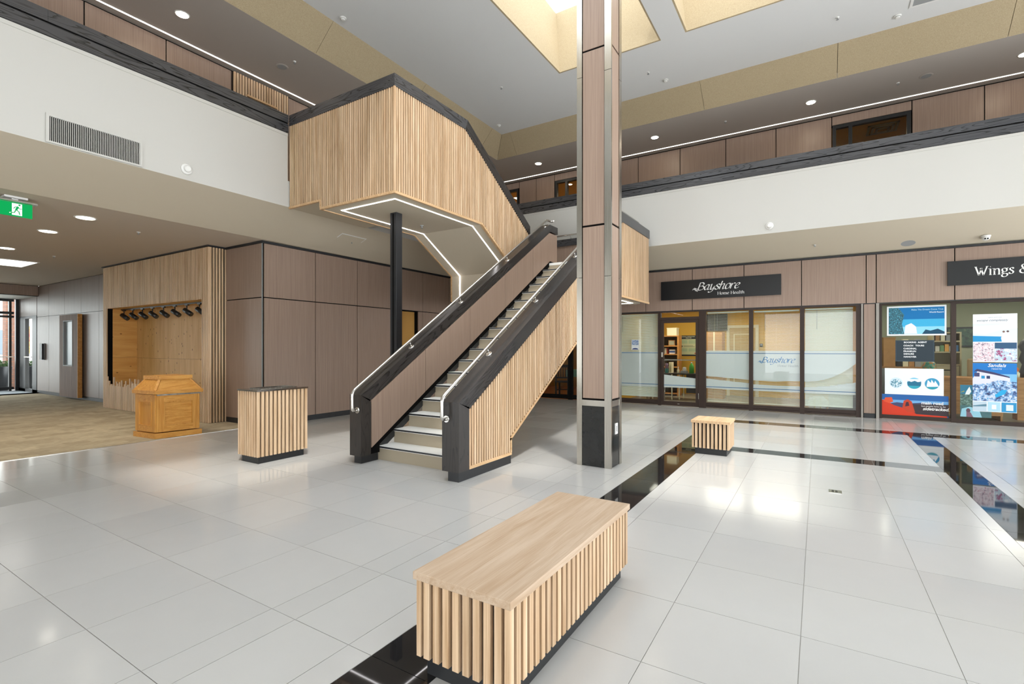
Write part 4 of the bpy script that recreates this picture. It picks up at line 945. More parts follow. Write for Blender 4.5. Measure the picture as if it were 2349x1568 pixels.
# upper flight and upper landing box
XF, YF, YL, ZS = 4.98, 5.025, 6.65, 3.61
U = [(XF, 5.272), (6.68, 5.272), (8.80, 5.272-.638*(8.80-6.68))]
def uz(x): return 5.272 if x < 6.68 else 5.272-.638*(x-6.68)
def ub(x): return 3.605 if x < 7.10 else 3.605-.6*(x-7.10)
ZEND = ub(8.24)-.01
prism('guard_cap', [(XF, 5.272), (6.68, 5.272), (6.61, 5.098), (XF+.17, 5.098), (XF, 5.098)], 'y', YF, YF+.17, M['oakx'], st)
prism('guard_cap', [(6.68, 5.272), (8.80, uz(8.80)), (8.80, uz(8.80)-.19), (6.61, 5.098)], 'y', YF, YF+.17, M['oakdown'], st)
box('guard_cap', XF, XF+.17, YF+.17, 7.44, 5.098, 5.272, M['oaky'], st)
prof2 = [(XF+.03, 3.63), (7.10, 3.63), (8.78, ub(8.78)+.03), (8.78, uz(8.78)-.2), (6.60, 5.10), (XF+.03, 5.10)]
prism('guard_backing', prof2, 'y', YF+.03, YF+.04, M['slatback'], st); prism('guard_core', prof2, 'y', YF+.04, YF+.15, M['lam'], st)
box('guard_backing', XF+.03, XF+.04, YF+.04, YL, 3.63, 5.10, M['slatback'], st); box('guard_backing', XF+.03, XF+.04, YL, 7.44, 3.77, 5.10, M['slatback'], st)
box('guard_core', XF+.04, XF+.15, YF+.15, YL, 3.64, 5.10, M['lam'], st); box('guard_core', XF+.04, XF+.15, YL, 7.44, 3.78, 5.10, M['lam'], st)
box('corner_post', XF, XF+.028, YF, YF+.028, 3.6345, 5.097, M['slat'], st)
x = XF+.045
while x+SW < 8.79:
    if x+SW < 6.6 or True:
        top = 5.095 if x < 6.6 else uz(x+SW)-.198
        box('slat', x, x+SW, YF+.005, YF+.03, round(max(3.635, 3.635) if x+SW < 7.1 else ub(x)+.03, 3), round(top, 3), M['slat'], st)
    x += PIT
y = YF+.045
while y+SW < 7.44:
    box('slat', XF+.005, XF+.03, y, y+SW, 3.635 if y < YL-.01 else 3.765, 5.095, M['slat'], st); y += PIT
box('slat_trim', XF, XF+.035, YF, YL+.0, ZS-.012, 3.634, M['ashtrim'], st); box('slat_trim', XF, XF+.035, YL+.001, 7.445, 3.73, 3.764, M['ashtrim'], st); box('slat_trim', XF, XF+.03, YL-.028, YL, 3.634, 3.764, M['ashtrim'], st)
box('slat_trim', XF+.035, 7.10, YF, YF+.035, ZS-.012, 3.634, M['ashtrim'], st)
prism('slat_trim', [(7.10, ZS-.012), (8.79, ub(8.79)-.017), (8.79, ub(8.79)+.03), (7.10, 3.634)], 'y', YF, YF+.05, M['ashtrim'], st)
# painted underside: level, sloping, then a drop face
soff = [(XF+.035, ZS), (7.11, ZS), (8.24, 2.947), (8.24, 2.42), (9.2, 2.42), (9.2, 2.46), (8.28, 2.46), (8.28, 2.98), (7.13, ZS+.03), (XF+.035, ZS+.03)]
prism('soffit', soff, 'y', YF+.035, YL-.03, M['beige'], st)
box('soffit', XF+.035, 6.60, YL, 7.445, 3.745, 3.775, M['beige'], st)
edge = [(XF+.035, ZS-.012), (7.105, ZS-.012), (8.23, 2.94), (8.23, 2.41), (XL1, 2.41), (XL1, 2.47), (8.275, 2.47), (8.275, 2.975), (7.135, ZS+.05), (XF+.035, ZS+.05)]
prism('slat_trim', edge, 'y', YL-.03, YL, M['ashtrim'], st)
prism('side_guard', [(6.6, 3.66), (7.135, ZS+.05), (8.275, 2.975), (8.9, 2.6), (8.9, 3.86), (6.66, 5.10), (6.6, 5.10)], 'y', YL-.13, YL-.005, M['lam'], st)
prism('guard_cap', [(6.60, 5.272), (6.70, 5.272), (8.9, 3.88), (8.9, 3.72), (6.6, 5.10)], 'y', YL-.15, YL, M['oakdown'], st)
box('upper_landing_floor', XF+.15, 6.55, YF+.15, 7.44, 4.12, 4.20, M['stone'], st)
for k in range(6):
    z = LAND+.1675*(k+1); xr = 8.05-.272*k
    box('riser', xr-.02, xr, YF+.16, YL-.14, z-.1675, z-.03, M['riser'], st)
    if k < 5: box('tread', xr-.272, xr+.01, YF+.16, YL-.14, z-.03, z, M['stone'], st)
# black post
box('support_post', 5.735, 5.868, 5.748, 5.885, 0, ZS, M['steelblack'], st, .006)
multi('post_groove', [(5.733, 5.735, 5.80, 5.833, .02, ZS-.02)], M['gap'], st)
# recessed light lines
zl = ZS-.004
def led(path, wd): return strip('led_line', path, wd, .017, .006, M['led'], st)
led([(5.212, 6.42, zl), (5.212, 5.24, zl)], (1, 0, 0))
led([(5.20, 5.25, zl), (7.115, 5.25, zl), (8.232, 2.951, zl) and (8.236, 5.25, 2.945)], (0, 1, 0))
led([(5.20, 6.41, zl), (7.115, 6.41, zl), (8.232, 6.41, 2.945)], (0, 1, 0)); led([(8.234, 6.41, 2.945), (8.234, 6.41, 2.42)], (0, 1, 0))
led([(8.24, 6.41, 2.414), (10.75, 6.41, 2.414)], (0, 1, 0)); led([(10.74, 6.41, 2.424), (10.74, 3.50, 2.424)], (1, 0, 0)); led([(10.75, 3.51, 2.424), (9.3, 3.51, 2.424)], (0, 1, 0))
# hand rails
def rail(yr, yf, xs_, xe, level_end, brs, yout):
    zr = lambda x: .905+SL*(x-4.07)
    path = [(4.138, yf, .665), (4.06, yf, .665), (4.06, yr, zr(4.06)), (xe, yr, zr(xe))]+level_end
    h = tube('handrail', arc_path(path, .06), .0195, M['rail'], st, 14)
    lathe('flange', [(.036, -.012), (.04, -.008), (.04, 0)], (4.139, yf, .665), M['rail'], h, 'x', 18)
    for bx in brs:
        zc_ = cz(bx+.02)
        b_ = tube('bracket', [(bx+.02, yr, zc_+.008), (bx-.005, yr, zr(bx)-.012)], .008, M['rail'], h, 8)
        v = lathe('bracket_base', [(.04, -.005), (.04, .004), (.03, .010)], (bx+.02, yr, zc_+.006), M['rail'], h, 'z', 16)
        # tilt the disc with the cap
        me = v.data
        for vv in me.vertices: vv.co.z += SL*vv.co.x
rail(4.805, 4.805, 0, 9.12, [(9.3, 4.805, 4.10), (9.3, 4.72, 4.10)], [5.06, 6.18, 7.56, 9.0], 0)
rail(3.40, 3.40, 0, 9.3, [(9.55, 3.40, 4.21), (10.8, 3.40, 4.21)], [4.92, 6.09, 7.42, 8.7], 0)
h = tube('handrail', arc_path([(10.86, 3.55, 4.16), (10.86, 6.45, 4.16)], .05), .0195, M['rail'], st, 12)
for yy in (3.9, 5.1, 6.2): tube('bracket', [(10.93, yy, 4.07), (10.88, yy, 4.15)], .008, M['rail'], h, 8)
h = tube('handrail', arc_path([(8.9, 5.28, 4.10), (8.75, 5.28, 4.12), (6.7, 5.28, 5.38), (5.3, 5.28, 5.38)], .05), .0195, M['rail'], st, 12)
for bx in (8.4, 7.2): tube('bracket', [(bx, 5.19, uz(bx)-.05), (bx, 5.28, 4.12+(8.75-bx)*.6146-.01)], .008, M['rail'], h, 8)
lathe('sprinkler', [(.035, 0), (.03, -.012), (.01, -.014), (.01, -.04), (.022, -.045), (.022, -.05)], (6.615, 6.0, ZS), M['greyplast'], st, seg=14)

# ------------------------------------------------------------------ COLUMN
c = root('column', (5.73, 2.29, 0), 'tall square column clad in brown laminate with brushed steel corners', 'column')
CX0, CX1, CY0, CY1 = 5.55, 5.91, 2.07, 2.512
box('core', CX0+.022, CX1-.022, CY0+.022, CY1-.022, 0, ZT, M['gap'], c)
for (a, b_, d, e) in ((CX0, CX0+.028, CY0, CY0+.085), (CX0, CX0+.028, CY1-.068, CY1), (CX1-.075, CX1, CY0, CY0+.028), (CX1-.075, CX1, CY1-.028, CY1)):
    for z0, z1 in ((0, 2.28), (2.285, 4.72), (4.725, ZT)): box('steel_corner', a, b_, d, e, z0, z1, M['steel'], c)
zs = [.822, 2.905, 5.03, ZT]
for i in range(3):
    z0, z1 = zs[i]+(.0 if i == 0 else .012), zs[i+1]-.012
    box('panel', CX0+.010, CX0+.022, CY0+.092, CY1-.076, z0, z1, M['lam'], c); box('panel', CX1-.022, CX1-.010, CY0+.06, CY1-.06, z0, z1, M['lam'], c)
    box('panel', CX0+.034, CX1-.082, CY0+.010, CY0+.022, z0, z1, M['lam'], c); box('panel', CX0+.034, CX1-.082, CY1-.022, CY1-.010, z0, z1, M['lam'], c)
box('steel_band', CX0+.004, CX0+.022, CY0+.085, CY1-.068, .73, .80, M['steel'], c); box('steel_band', CX0+.028, CX1-.075, CY0+.004, CY0+.022, .73, .80, M['steel'], c)
box('granite_base', CX0+.008, CX0+.022, CY0+.086, CY1-.069, .005, .73, M['granite'], c); box('granite_base', CX0+.029, CX1-.076, CY0+.008, CY0+.022, .005, .73, M['granite'], c)
o = box('outlet_cover', CX0+.14, CX0+.22, CY0-.002, CY0+.008, .39, .52, M['plast'], c); box('socket', CX0+.165, CX0+.195, CY0-.004, CY0-.002, .42, .49, M['greyplast'], o)

# ------------------------------------------------------------------ SLATTED BENCHES AND BIN
def bench(name, x0, x1, y0, y1, h, label, cat, lidm, boards=1, group=None, th=.034, pit=.0538, sw=.032):
    t = root(name, ((x0+x1)/2, (y0+y1)/2, 0), label, cat, group)
    o = .012
    box('plinth', x0+.045, x1-.045, y0+.045, y1-.045, 0, .10, M['black'], t)
    box('carcass', x0+.036, x1-.036, y0+.036, y1-.036, .10, h-th, M['slatback2'], t)
    if boards == 1: box('seat_top', x0, x1, y0, y1, h-th, h, lidm, t, .003)
    else:
        for k in range(boards): box('seat_board', x0, x1, y0+(y1-y0)*k/boards+.0006, y0+(y1-y0)*(k+1)/boards-.0006, h-th, h, lidm, t, .002)
    zb_ = .085
    def run(a0, a1, f):
        n = max(2, round((a1-a0)/pit)); p = (a1-a0-sw)/n
        for k in range(n+1): f(a0+p*k)
    run(x0+o, x1-o, lambda a: (box('slat', a, a+sw, y0+o, y0+.036, zb_, h-th, M['slat'], t), box('slat', a, a+sw, y1-.036, y1-o, zb_, h-th, M['slat'], t)))
    run(y0+.052, y1-.052, lambda a: (box('slat', x0+o, x0+.036, a, a+sw, zb_, h-th, M['slat'], t), box('slat', x1-.036, x1-o, a, a+sw, zb_, h-th, M['slat'], t)))
    return t
bench('bench', 1.60, 3.01, 1.0, 1.505, .455, 'long slatted ash bench in the foreground', 'bench', M['ashx'])
bench('bench', 6.965, 7.455, .978, 1.468, .455, 'small cube-shaped slatted ash bench standing at the black floor strip', 'bench', grain('ash_end_board', (196, 158, 118), (220, 190, 152), 'x', 1.3, 20, .5, .3, .1), 4)
b_ = root('waste_bin', (3.82, 6.04, 0), 'waist-high slatted ash bin with a metal top left of the stairs', 'bin')
bx0, bx1, by0, by1, bh = 3.475, 4.17, 5.825, 6.25, .91
box('plinth', bx0+.035, bx1-.035, by0+.03, by1-.03, 0, .10, M['black'], b_); box('carcass', bx0+.022, bx1-.022, by0+.022, by1-.022, .10, bh-.02, M['slatback'], b_)
n = 12
for k in range(n+1):
    a = bx0+(bx1-bx0-.034)*k/n
    box('slat', a, a+.034, by0, by0+.022, .085, bh-.02, M['slat'], b_); box('slat', a, a+.034, by1-.022, by1, .085, bh-.02, M['slat'], b_)
for k in range(1, 8):
    a = by0+(by1-by0-.03)*k/8
    box('slat', bx0, bx0+.022, a, a+.03, .085, bh-.02, M['slat'], b_); box('slat', bx1-.022, bx1, a, a+.03, .085, bh-.02, M['slat'], b_)
multi('metal_top', [(bx0-.006, bx1+.006, by0-.006, by0+.09, bh-.02, bh), (bx0-.006, bx1+.006, by1-.09, by1+.006, bh-.02, bh), (bx0-.006, bx0+.10, by0+.09, by1-.09, bh-.02, bh), (bx1-.10, bx1+.006, by0+.09, by1-.09, bh-.02, bh)], M['rail'], b_)
multi('liner_rim', [(bx0+.10, bx1-.10, by0+.09, by0+.10, bh-.1, bh+.012), (bx0+.10, bx1-.10, by1-.10, by1-.09, bh-.1, bh+.012), (bx0+.10, bx0+.11, by0+.10, by1-.10, bh-.1, bh+.012), (bx1-.11, bx1-.10, by0+.10, by1-.10, bh-.1, bh+.012)], M['steel'], b_)

# ------------------------------------------------------------------ HONEY OAK PODIUM (hipped lid)
pz = .0; W, D = .66, .60
rz = math.radians(-6.0)
p = root('podium', (3.598, 8.808, 0), 'honey oak podium with panelled sides and a hipped lid on the carpet edge', 'podium')
def pb_(name, x0, x1, y0, y1, z0, z1, mt, par): # local boxes, then rotated with the podium
    return box(name, 3.598+x0, 3.598+x1, 8.808+y0, 8.808+y1, z0, z1, mt, par)
body = pb_('body', .03, W-.03, .03, D-.03, .10, .69, M['honey'], p)
pb_('base_board', 0, W, 0, D, .004, .085, M['honeyx'], p)
def prism_l(name, pts, mt, par):
    return None
for s in ('front', 'left'):
    if s == 'front':
        pb_('stile', .03, .125, .014, .03, .10, .69, M['honey'], p); pb_('stile', W-.125, W-.03, .014, .03, .10, .69, M['honey'], p)
        pb_('rail', .125, W-.125, .014, .03, .10, .19, M['honeyx'], p); pb_('rail', .125, W-.125, .014, .03, .58, .69, M['honeyx'], p)
        fr = [(.125, .145, .17, .58), (W-.145, W-.125, .17, .58)]
        multi('moulding', [(3.598+.125, 3.598+.14, 8.808+.008, 8.808+.03, .19, .58), (3.598+W-.14, 3.598+W-.125, 8.808+.008, 8.808+.03, .19, .58), (3.598+.14, 3.598+W-.14, 8.808+.008, 8.808+.03, .19, .205), (3.598+.14, 3.598+W-.14, 8.808+.008, 8.808+.03, .565, .58)], M['honey'], p)
        pb_('field_panel', .14, W-.14, .026, .03, .205, .565, M['honeyx'], p)
    else:
        pb_('stile', .014, .03, .03, .125, .10, .69, M['honey'], p); pb_('stile', .014, .03, D-.125, D-.03, .10, .69, M['honey'], p)
        pb_('rail', .014, .03, .125, D-.125, .10, .19, M['honeyx'], p); pb_('rail', .014, .03, .125, D-.125, .58, .69, M['honeyx'], p)
        multi('moulding', [(3.598+.008, 3.598+.03, 8.808+.125, 8.808+.14, .19, .58), (3.598+.008, 3.598+.03, 8.808+D-.14, 8.808+D-.125, .19, .58), (3.598+.008, 3.598+.03, 8.808+.14, 8.808+D-.14, .19, .205), (3.598+.008, 3.598+.03, 8.808+.14, 8.808+D-.14, .565, .58)], M['honey'], p)
pb_('torn_edge', .03, W-.02, .004, .03, .675, .70, M['glue'], p)
pb_('eave', -.012, W+.012, -.012, D+.012, .70, .755, M['honeyx'], p)
def frustum(name, a, b_, mt, par):
    (x0, x1, y0, y1, z0), (u0, u1, v0, v1, z1) = a, b_
    P_ = [(x0, y0, z0), (x1, y0, z0), (x1, y1, z0), (x0, y1, z0), (u0, v0, z1), (u1, v0, z1), (u1, v1, z1), (u0, v1, z1)]
    return add(name, [(3.598+q[0], 8.808+q[1], q[2]) for q in P_], BF, mt, par)
frustum('hipped_lid', (.0, W, .0, D, .755), (.11, W-.11, .10, D-.10, .925), M['honeyx'], p)
def hipbar(a, b_):
    A, B_ = Vector((3.598+a[0], 8.808+a[1], a[2])), Vector((3.598+b_[0], 8.808+b_[1], b_[2]))
    strip('hip_rib', [A, B_], (B_-A).cross(Vector((0, 0, 1))), .035, .02, M['honey'], p)
for a, b2 in (((.01, .01, .757), (.115, .105, .925)), ((W-.01, .01, .757), (W-.115, .105, .925)), ((.01, D-.01, .757), (.115, D-.105, .925)), ((W-.01, D-.01, .757), (W-.115, D-.105, .925))): hipbar(a, b2)
pb_('top_box', .095, W-.095, .085, D-.085, .925, .985, M['honeyx'], p)
# the podium is slightly splayed in plan: push its parts into the splayed frame
Uv, Vv = Vector((.659, -.071, 0))/.66, Vector((-.061, .603, 0))/.60
for ch in p.children:
    me = ch.data.copy(); ch.data = me; off = ch.location.copy()
    for vv in me.vertices:
        q = vv.co+off; vv.co = Uv*q.x+Vv*q.y+Vector((0, 0, q.z))
    ch.location = (0, 0, 0)
    me.update()

# ------------------------------------------------------------------ SLATTED DISPLAY NICHE
nc = root('display_niche', (5.1, 12.17, 0), 'wide ash slat surround with a plywood lined niche on the left', 'display niche')
NX, NY0, NY1 = 4.86, 9.745, 14.60
o0, o1, oz = 9.985, 14.39, 2.36
box('head_core', NX+.025, 5.50, NY0+.022, NY1, oz+.03, 3.345, M['slatback2'], nc)
box('pier_core', NX+.025, 5.16, NY0+.022, o0, 0, oz+.03, M['slatback2'], nc); box('pier_core', NX+.025, 5.50, o1, NY1, 0, oz+.03, M['slatback2'], nc)
box('low_wall', NX+.026, NX+.06, o0, o1, 0, .42, M['slatback2'], nc)
y = NY0+.002
rn = random.Random(11)
while y+.031 < NY1:
    ed = y < o0-.02 or y+.03 > o1
    if ed: box('slat', NX, NX+.025, y, y+.031, .01, 3.335, M['slat'], nc)
    else:
        box('slat', NX, NX+.025, y, y+.031, oz, 3.335, M['slat'], nc)
        hgt = round(rn.choice([.50, .53, .56, .60, .64, .70]) + (y-o0)*.012, 3)
        box('slat', NX, NX+.025, y, y+.031, .01, hgt, M['slat'], nc)
    y += .0525
for k in range(6):
    a = NX+.028+k*.0545; box('slat', a, a+.032, NY0, NY0+.022, .01, 3.335, M['slat'], nc)
box('light_stop_board', 5.501, 5.53, o0-.1, o1+.1, 0, oz+.03, M['gap'], nc)  # unseen board added to block light leaking through the plywood joints
box('black_return', 5.14, 5.178, NY0+.004, NY0+.05, 0, 3.345, M['gap'], nc)
box('top_trim', NX-.02, 5.178, NY0-.012, NY1, 3.345, 3.368, M['black'], nc)
yb = [9.985, 11.0, 12.15, 13.3, 14.39]
for a, b2 in zip(yb[:-1], yb[1:]):
    for z0, z1 in ((.02, 1.18), (1.184, oz)): box('plywood_sheet', 5.48, 5.50, a+.001, b2-.001, z0, z1, M['plyv'], nc)
box('plywood_side', 4.985, 5.48, o1-.018, o1, .02, 1.20, M['plyh'], nc); box('plywood_side', 4.985, 5.48, o1-.018, o1, 1.204, oz, M['plyh'], nc); box('black_side', NX+.026, 4.985, o1-.016, o1, .02, oz, M['gap'], nc)
box('plywood_side', 5.16, 5.48, o0, o0+.018, .02, oz, M['plyh'], nc); box('plywood_ceiling', NX+.03, 5.50, o0, o1, oz+.002, oz+.03, M['plyv'], nc); box('plywood_floor', NX+.06, 5.48, o0+.018, o1-.018, 0.006, .02, M['plyv'], nc)
tk = root('light_track', (5.15, 12.5, 2.33), 'thin black lighting track under the top of the slatted niche', 'track')
box('track_rail', 5.135, 5.165, o0+.05, o1-.05, 2.335, 2.36, M['steelblack'], tk)
M['spotlens'] = paint('spot_lens', (70, 68, 64), .1, .6)
sy = [14.2, 13.72, 13.22, 12.72, 12.2, 11.69, 11.18, 10.67]
ords = ['leftmost', 'second from left', 'third from left', 'fourth from left', 'fifth from left', 'sixth from left', 'seventh from left', 'rightmost']
for i, yy in enumerate(sy):
    t = root('track_spotlight', (5.15, yy, 2.335), 'black track spotlight in the slatted niche, %s of eight' % ords[i], 'spotlight', 'track spotlights in the niche')
    box('adapter', 5.132, 5.168, yy-.06, yy+.06, 2.312, 2.335, M['steelblack'], t)
    tube('stem', [(5.15, yy, 2.312), (5.15, yy, 2.22)], .011, M['steelblack'], t, 10)
    d = Vector((.30, -.78, -.50)).normalized(); c0 = Vector((5.15, yy, 2.19))
    q = c0-d*.07; e_ = c0+d*.13
    tube('lamp_head', [q, e_], .048, M['steelblack'], t, 16); tube('lens', [e_+d*.0005, e_+d*.003], .038, M['spotlens'], t, 16)
# ------------------------------------------------------------------ CEILING AND WALL FIXTURES
def downlight(x, y, z, r, label, group, mat='ledwarm', lamp=0, col=(1, .86, .68)):
    t = root('downlight', (x, y, z), label, 'downlight', group)
    lathe('trim_ring', [(r+.022, 0), (r+.02, -.006), (r, -.008), (r-.004, -.002)], (x, y, z), M['trimw'], t, seg=24)
    lathe('lens', [(r-.004, -.0095), (r-.004, -.006)], (x, y, z), M[mat], t, seg=24, smooth=False)
    if lamp:
        ld = bpy.data.lights.new('downlight_beam', 'SPOT'); ld.energy = lamp; ld.spot_size = math.radians(115); ld.spot_blend = .7; ld.color = col; ld.shadow_soft_size = r
        lo = bpy.data.objects.new('downlight_beam', ld); COL.objects.link(lo); lo.location = (0, 0, -.03); lo.parent = t
UR = 'downlights over the right walkway'
for yy, lb in ((6.836, 'round warm downlight left of the column above the right railing'), (3.494, 'round warm downlight just right of the column above the right railing'), (.132, 'round warm downlight above the dark framed upper window'), (-3.177, 'round warm downlight cut by the right edge of the picture'), (-6.5, 'round downlight over the right walkway beyond the right edge')):
    downlight(12.44, yy, ZU, .085, lb, UR, lamp=20, col=(1, .74, .48))
for xx, lb in ((3.889, 'round warm downlight over the left railing above the air grille'), (.55, 'round downlight over the left walkway beyond the left edge'), (7.23, 'round downlight over the left walkway behind the slatted landing'), (10.57, 'round downlight over the left walkway near the far corner')):
    downlight(xx, 8.589, ZU, .085, lb, 'downlights over the left walkway', lamp=20, col=(1, .74, .48))
M['lensw'] = emit('corridor_lens', (1.0, .93, .80), 6.0)
for (xx, yy), lb in (((2.885, 9.278), 'lit downlight in the corridor ceiling nearest the grille wall'), ((2.889, 10.883), 'lit downlight in the corridor ceiling just right of the exit sign'), ((2.95, 13.4), 'lit corridor downlight half cut by the left edge')):
    downlight(xx, yy, ZC, .115, lb, 'corridor downlights', 'lensw', 85, (1, .9, .74))
panel_light(3.2, 3.82, 15.05, 16.2, ZC, 'rectangular panel light in the corridor ceiling below the exit sign', emit('corridor_panel', (1, .97, .9), 1.6))
# light lines along the upper walls
t = root('light_line', (3.0, 9.32, ZU), 'long thin light line in the ceiling along the left upper wall', 'light line')
box('channel', -7.0, 13.20, 9.30, 9.34, ZU-.006, ZU-.0005, M['trimw'], t); box('diffuser', -7.0, 13.19, 9.306, 9.334, ZU-.012, ZU-.006, M['ledup'], t)
t = root('light_line', (13.23, 0, ZU), 'long thin light line in the ceiling along the right upper wall', 'light line')
box('channel', 13.21, 13.25, YA, 9.29, ZU-.006, ZU-.0005, M['trimw'], t); box('diffuser', 13.216, 13.244, YA, 9.28, ZU-.012, ZU-.006, M['ledup'], t)
def detector(x, y, z, label, group, r=.055):
    t = root('smoke_detector', (x, y, z), label, 'detector', group)
    lathe('base', [(r, 0), (r, -.015), (r*.9, -.02)], (x, y, z), M['plast'], t, seg=20); lathe('dome', [(r*.72, -.02), (r*.68, -.035), (r*.45, -.045)], (x, y, z), M['plast'], t, seg=20); lathe('slot', [(r*.74, -.024), (r*.74, -.028)], (x, y, z), M['greyplast'], t, seg=20)
G = 'smoke detectors on the raised ceiling'
detector(5.753, 7.047, ZT, 'smoke detector on the raised ceiling near the top centre left', G); detector(10.651, 7.021, ZT, 'smoke detector in the far corner of the raised ceiling above the stair', G); detector(10.743, 2.783, ZT, 'smoke detector on the raised ceiling right of the column', G); detector(10.792, -1.173, ZT, 'smoke detector on the raised ceiling below the air vent at the top right', G)
def sprinkler(x, y, z, label, group):
    t = root('sprinkler_head', (x, y, z), label, 'sprinkler', group)
    lathe('escutcheon', [(.03, 0), (.026, -.008), (.012, -.01)], (x, y, z), M['plast'], t, seg=14); lathe('stem', [(.009, -.01), (.009, -.035)], (x, y, z), M['greyplast'], t, seg=10); lathe('deflector', [(.022, -.037), (.022, -.04)], (x, y, z), M['greyplast'], t, seg=12)
G = 'sprinkler heads on the ceilings'
for (x, y, z), lb in (((9.131, 5.949, ZT), 'sprinkler head on the raised ceiling between the stair and the skylight'), ((10.261, 3.018, ZT), 'sprinkler head beside the detector right of the column'), ((10.295, -.287, ZT), 'sprinkler head on the raised ceiling near the top right vent'), ((5.627, 8.233, ZU), 'sprinkler head next to the round ceiling speaker over the left railing'), ((12.452, -1.36, ZU), 'sprinkler head next to the round ceiling speaker over the right railing'), ((12.43, 1.842, ZU), 'sprinkler head between two downlights over the right railing'), ((3.713, 9.674, ZC), 'sprinkler head in the corridor ceiling right of the downlights'), ((3.74, 13.72, ZC), 'sprinkler head in the corridor ceiling above the grey panels'), ((11.891, .057, 3.548), 'sprinkler head on the beige soffit above the black shop sign')): sprinkler(x, y, z, lb, G)
def round_speaker(x, y, z, label, group=None, r=.09, mt='ceilup'):
    t = root('ceiling_speaker', (x, y, z), label, 'speaker', group)
    lathe('bezel', [(r+.02, 0), (r+.016, -.006), (r, -.007)], (x, y, z), M[mt], t, seg=24); lathe('grille', [(r-.008, -.0095), (r-.008, -.0075)], (x, y, z), M['greyplast'], t, seg=24, smooth=False)
round_speaker(5.606, 8.589, ZU, 'round unlit fitting in the ceiling over the left railing'); round_speaker(12.42, -1.79, ZU, 'round unlit fitting in the ceiling over the right railing')
# things on the sloping right soffit
sl = math.atan2(ZC-ZB, 12.42-XBR); ax = lambda x: ZB+(x-XBR)*(ZC-ZB)/(12.42-XBR)
t = root('ceiling_speaker', (12.17, -1.485, ax(12.17)), 'flat grey disc speaker on the beige soffit above the pier', 'speaker')
o = lathe('grille', [(.125, 0), (.125, -.008), (.11, -.012)], (0, 0, 0), M['greyplast'], None, seg=28); o.parent = t; o.location = (0, 0, -.001); o.rotation_euler = (0, -sl, 0)
t = root('security_camera', (12.15, -2.589, ax(12.15)), 'small white twin-lens dome camera on the soffit above the right sign', 'camera')
lathe('base', [(.07, .01), (.07, -.02)], (12.15, -2.589, ax(12.15)), M['plast'], t, seg=20)
lathe('dome', [(.062, -.02), (.058, -.05), (.035, -.075), (.01, -.08)], (12.15, -2.589, ax(12.15)), M['plast'], t, seg=20)
for k in (-.018, .018): lathe('lens', [(.014, 0), (.012, -.012)], (12.105, -2.589+k, ax(12.15)-.055), M['dark'], t, 'x', 12)
def horn(x, y, z, axis, label):
    t = root('fire_horn', (x, y, z), label, 'fire alarm', 'round alarm sounders on the balcony faces')
    s = -1
    lathe('plate', [(.075, 0), (.075, -.012), (.06, -.02)], (x, y, z), M['plast'], t, axis, 24); lathe('dome', [(.045, -.02), (.045, -.05), (.03, -.06)], (x, y, z), M['plast'], t, axis, 20)
horn(3.428, YBL, 3.909, 'y', 'round white alarm on the left balcony face beside the grille'); horn(XBR, .841, 3.912, 'x', 'round white alarm on the right balcony face above the shop sign')
# air grille on the left balcony face
t = root('air_grille', (2.42, YBL, 3.77), 'long rectangular air grille with upright blades on the left balcony face', 'air vent')
box('duct_shade', 1.985, 2.867, YBL-.004, YBL-.001, 3.79, 4.07, M['dark'], t)  # thin dark sheet paints the shade behind the blades
multi('grille_frame', [(1.955, 1.985, YBL-.022, YBL, 3.768, 4.10), (2.867, 2.897, YBL-.022, YBL, 3.768, 4.10), (1.985, 2.867, YBL-.022, YBL, 3.768, 3.79), (1.985, 2.867, YBL-.022, YBL, 4.07, 4.10)], M['white'], t)
k = 0; x = 1.995
while x < 2.86: box('blade', x, x+.0062, YBL-.016, YBL-.008, 3.79, 4.07, M['white'], t); x += .0176
# ceiling diffuser, top right
t = root('air_diffuser', (10.72, -1.62, ZT), 'square air vent in the raised ceiling at the top right edge', 'air vent')
multi('vent_frame', [(10.5, 10.66, -1.95, -1.31, ZT-.012, ZT-.001), (10.1, 10.5, -1.35, -1.31, ZT-.012, ZT-.001), (10.1, 10.5, -1.95, -1.91, ZT-.012, ZT-.001), (10.06, 10.1, -1.95, -1.31, ZT-.012, ZT-.001)][1:] + [(10.62, 10.66, -1.95, -1.31, ZT-.012, ZT-.001), (10.5, 10.62, -1.35, -1.31, ZT-.012, ZT-.001), (10.5, 10.62, -1.95, -1.91, ZT-.012, ZT-.001)], M['trimw'], t)
box('vent_face', 10.1, 10.62, -1.91, -1.35, ZT-.008, ZT-.002, M['greyplast'], t)
# access hatch on the sloping left soffit
def soffit_pt(x, s):   # s from balcony edge (0) to wall (1), just under the slope
    return Vector((x, YBL+(8.5-YBL)*s, ZB+(ZC-ZB)*s-.004))
t = root('access_hatch', (6.75, 7.95, 3.57), 'square access hatch in the beige soffit left of the black post', 'hatch')
nn = Vector((0, -(ZB-ZC), -(8.5-YBL))).normalized()*.008
def slopebox(name, x0, x1, s0, s1, mt, th=1.0):
    v = [soffit_pt(x0, s0), soffit_pt(x1, s0), soffit_pt(x1, s1), soffit_pt(x0, s1)]
    return add(name, v+[a+nn*th for a in v], [(0, 1, 2, 3), (7, 6, 5, 4), (0, 4, 5, 1), (1, 5, 6, 2), (2, 6, 7, 3), (3, 7, 4, 0)], mt, t)
slopebox('hatch_frame', 6.32, 6.92, .30, .78, M['trimw']); slopebox('hatch_lid', 6.34, 6.90, .32, .76, M['beige'], 1.5)
tube('latch', [soffit_pt(6.72, .5)+nn, soffit_pt(6.72, .5)+nn*4], .012, M['greyplast'], t, 8)
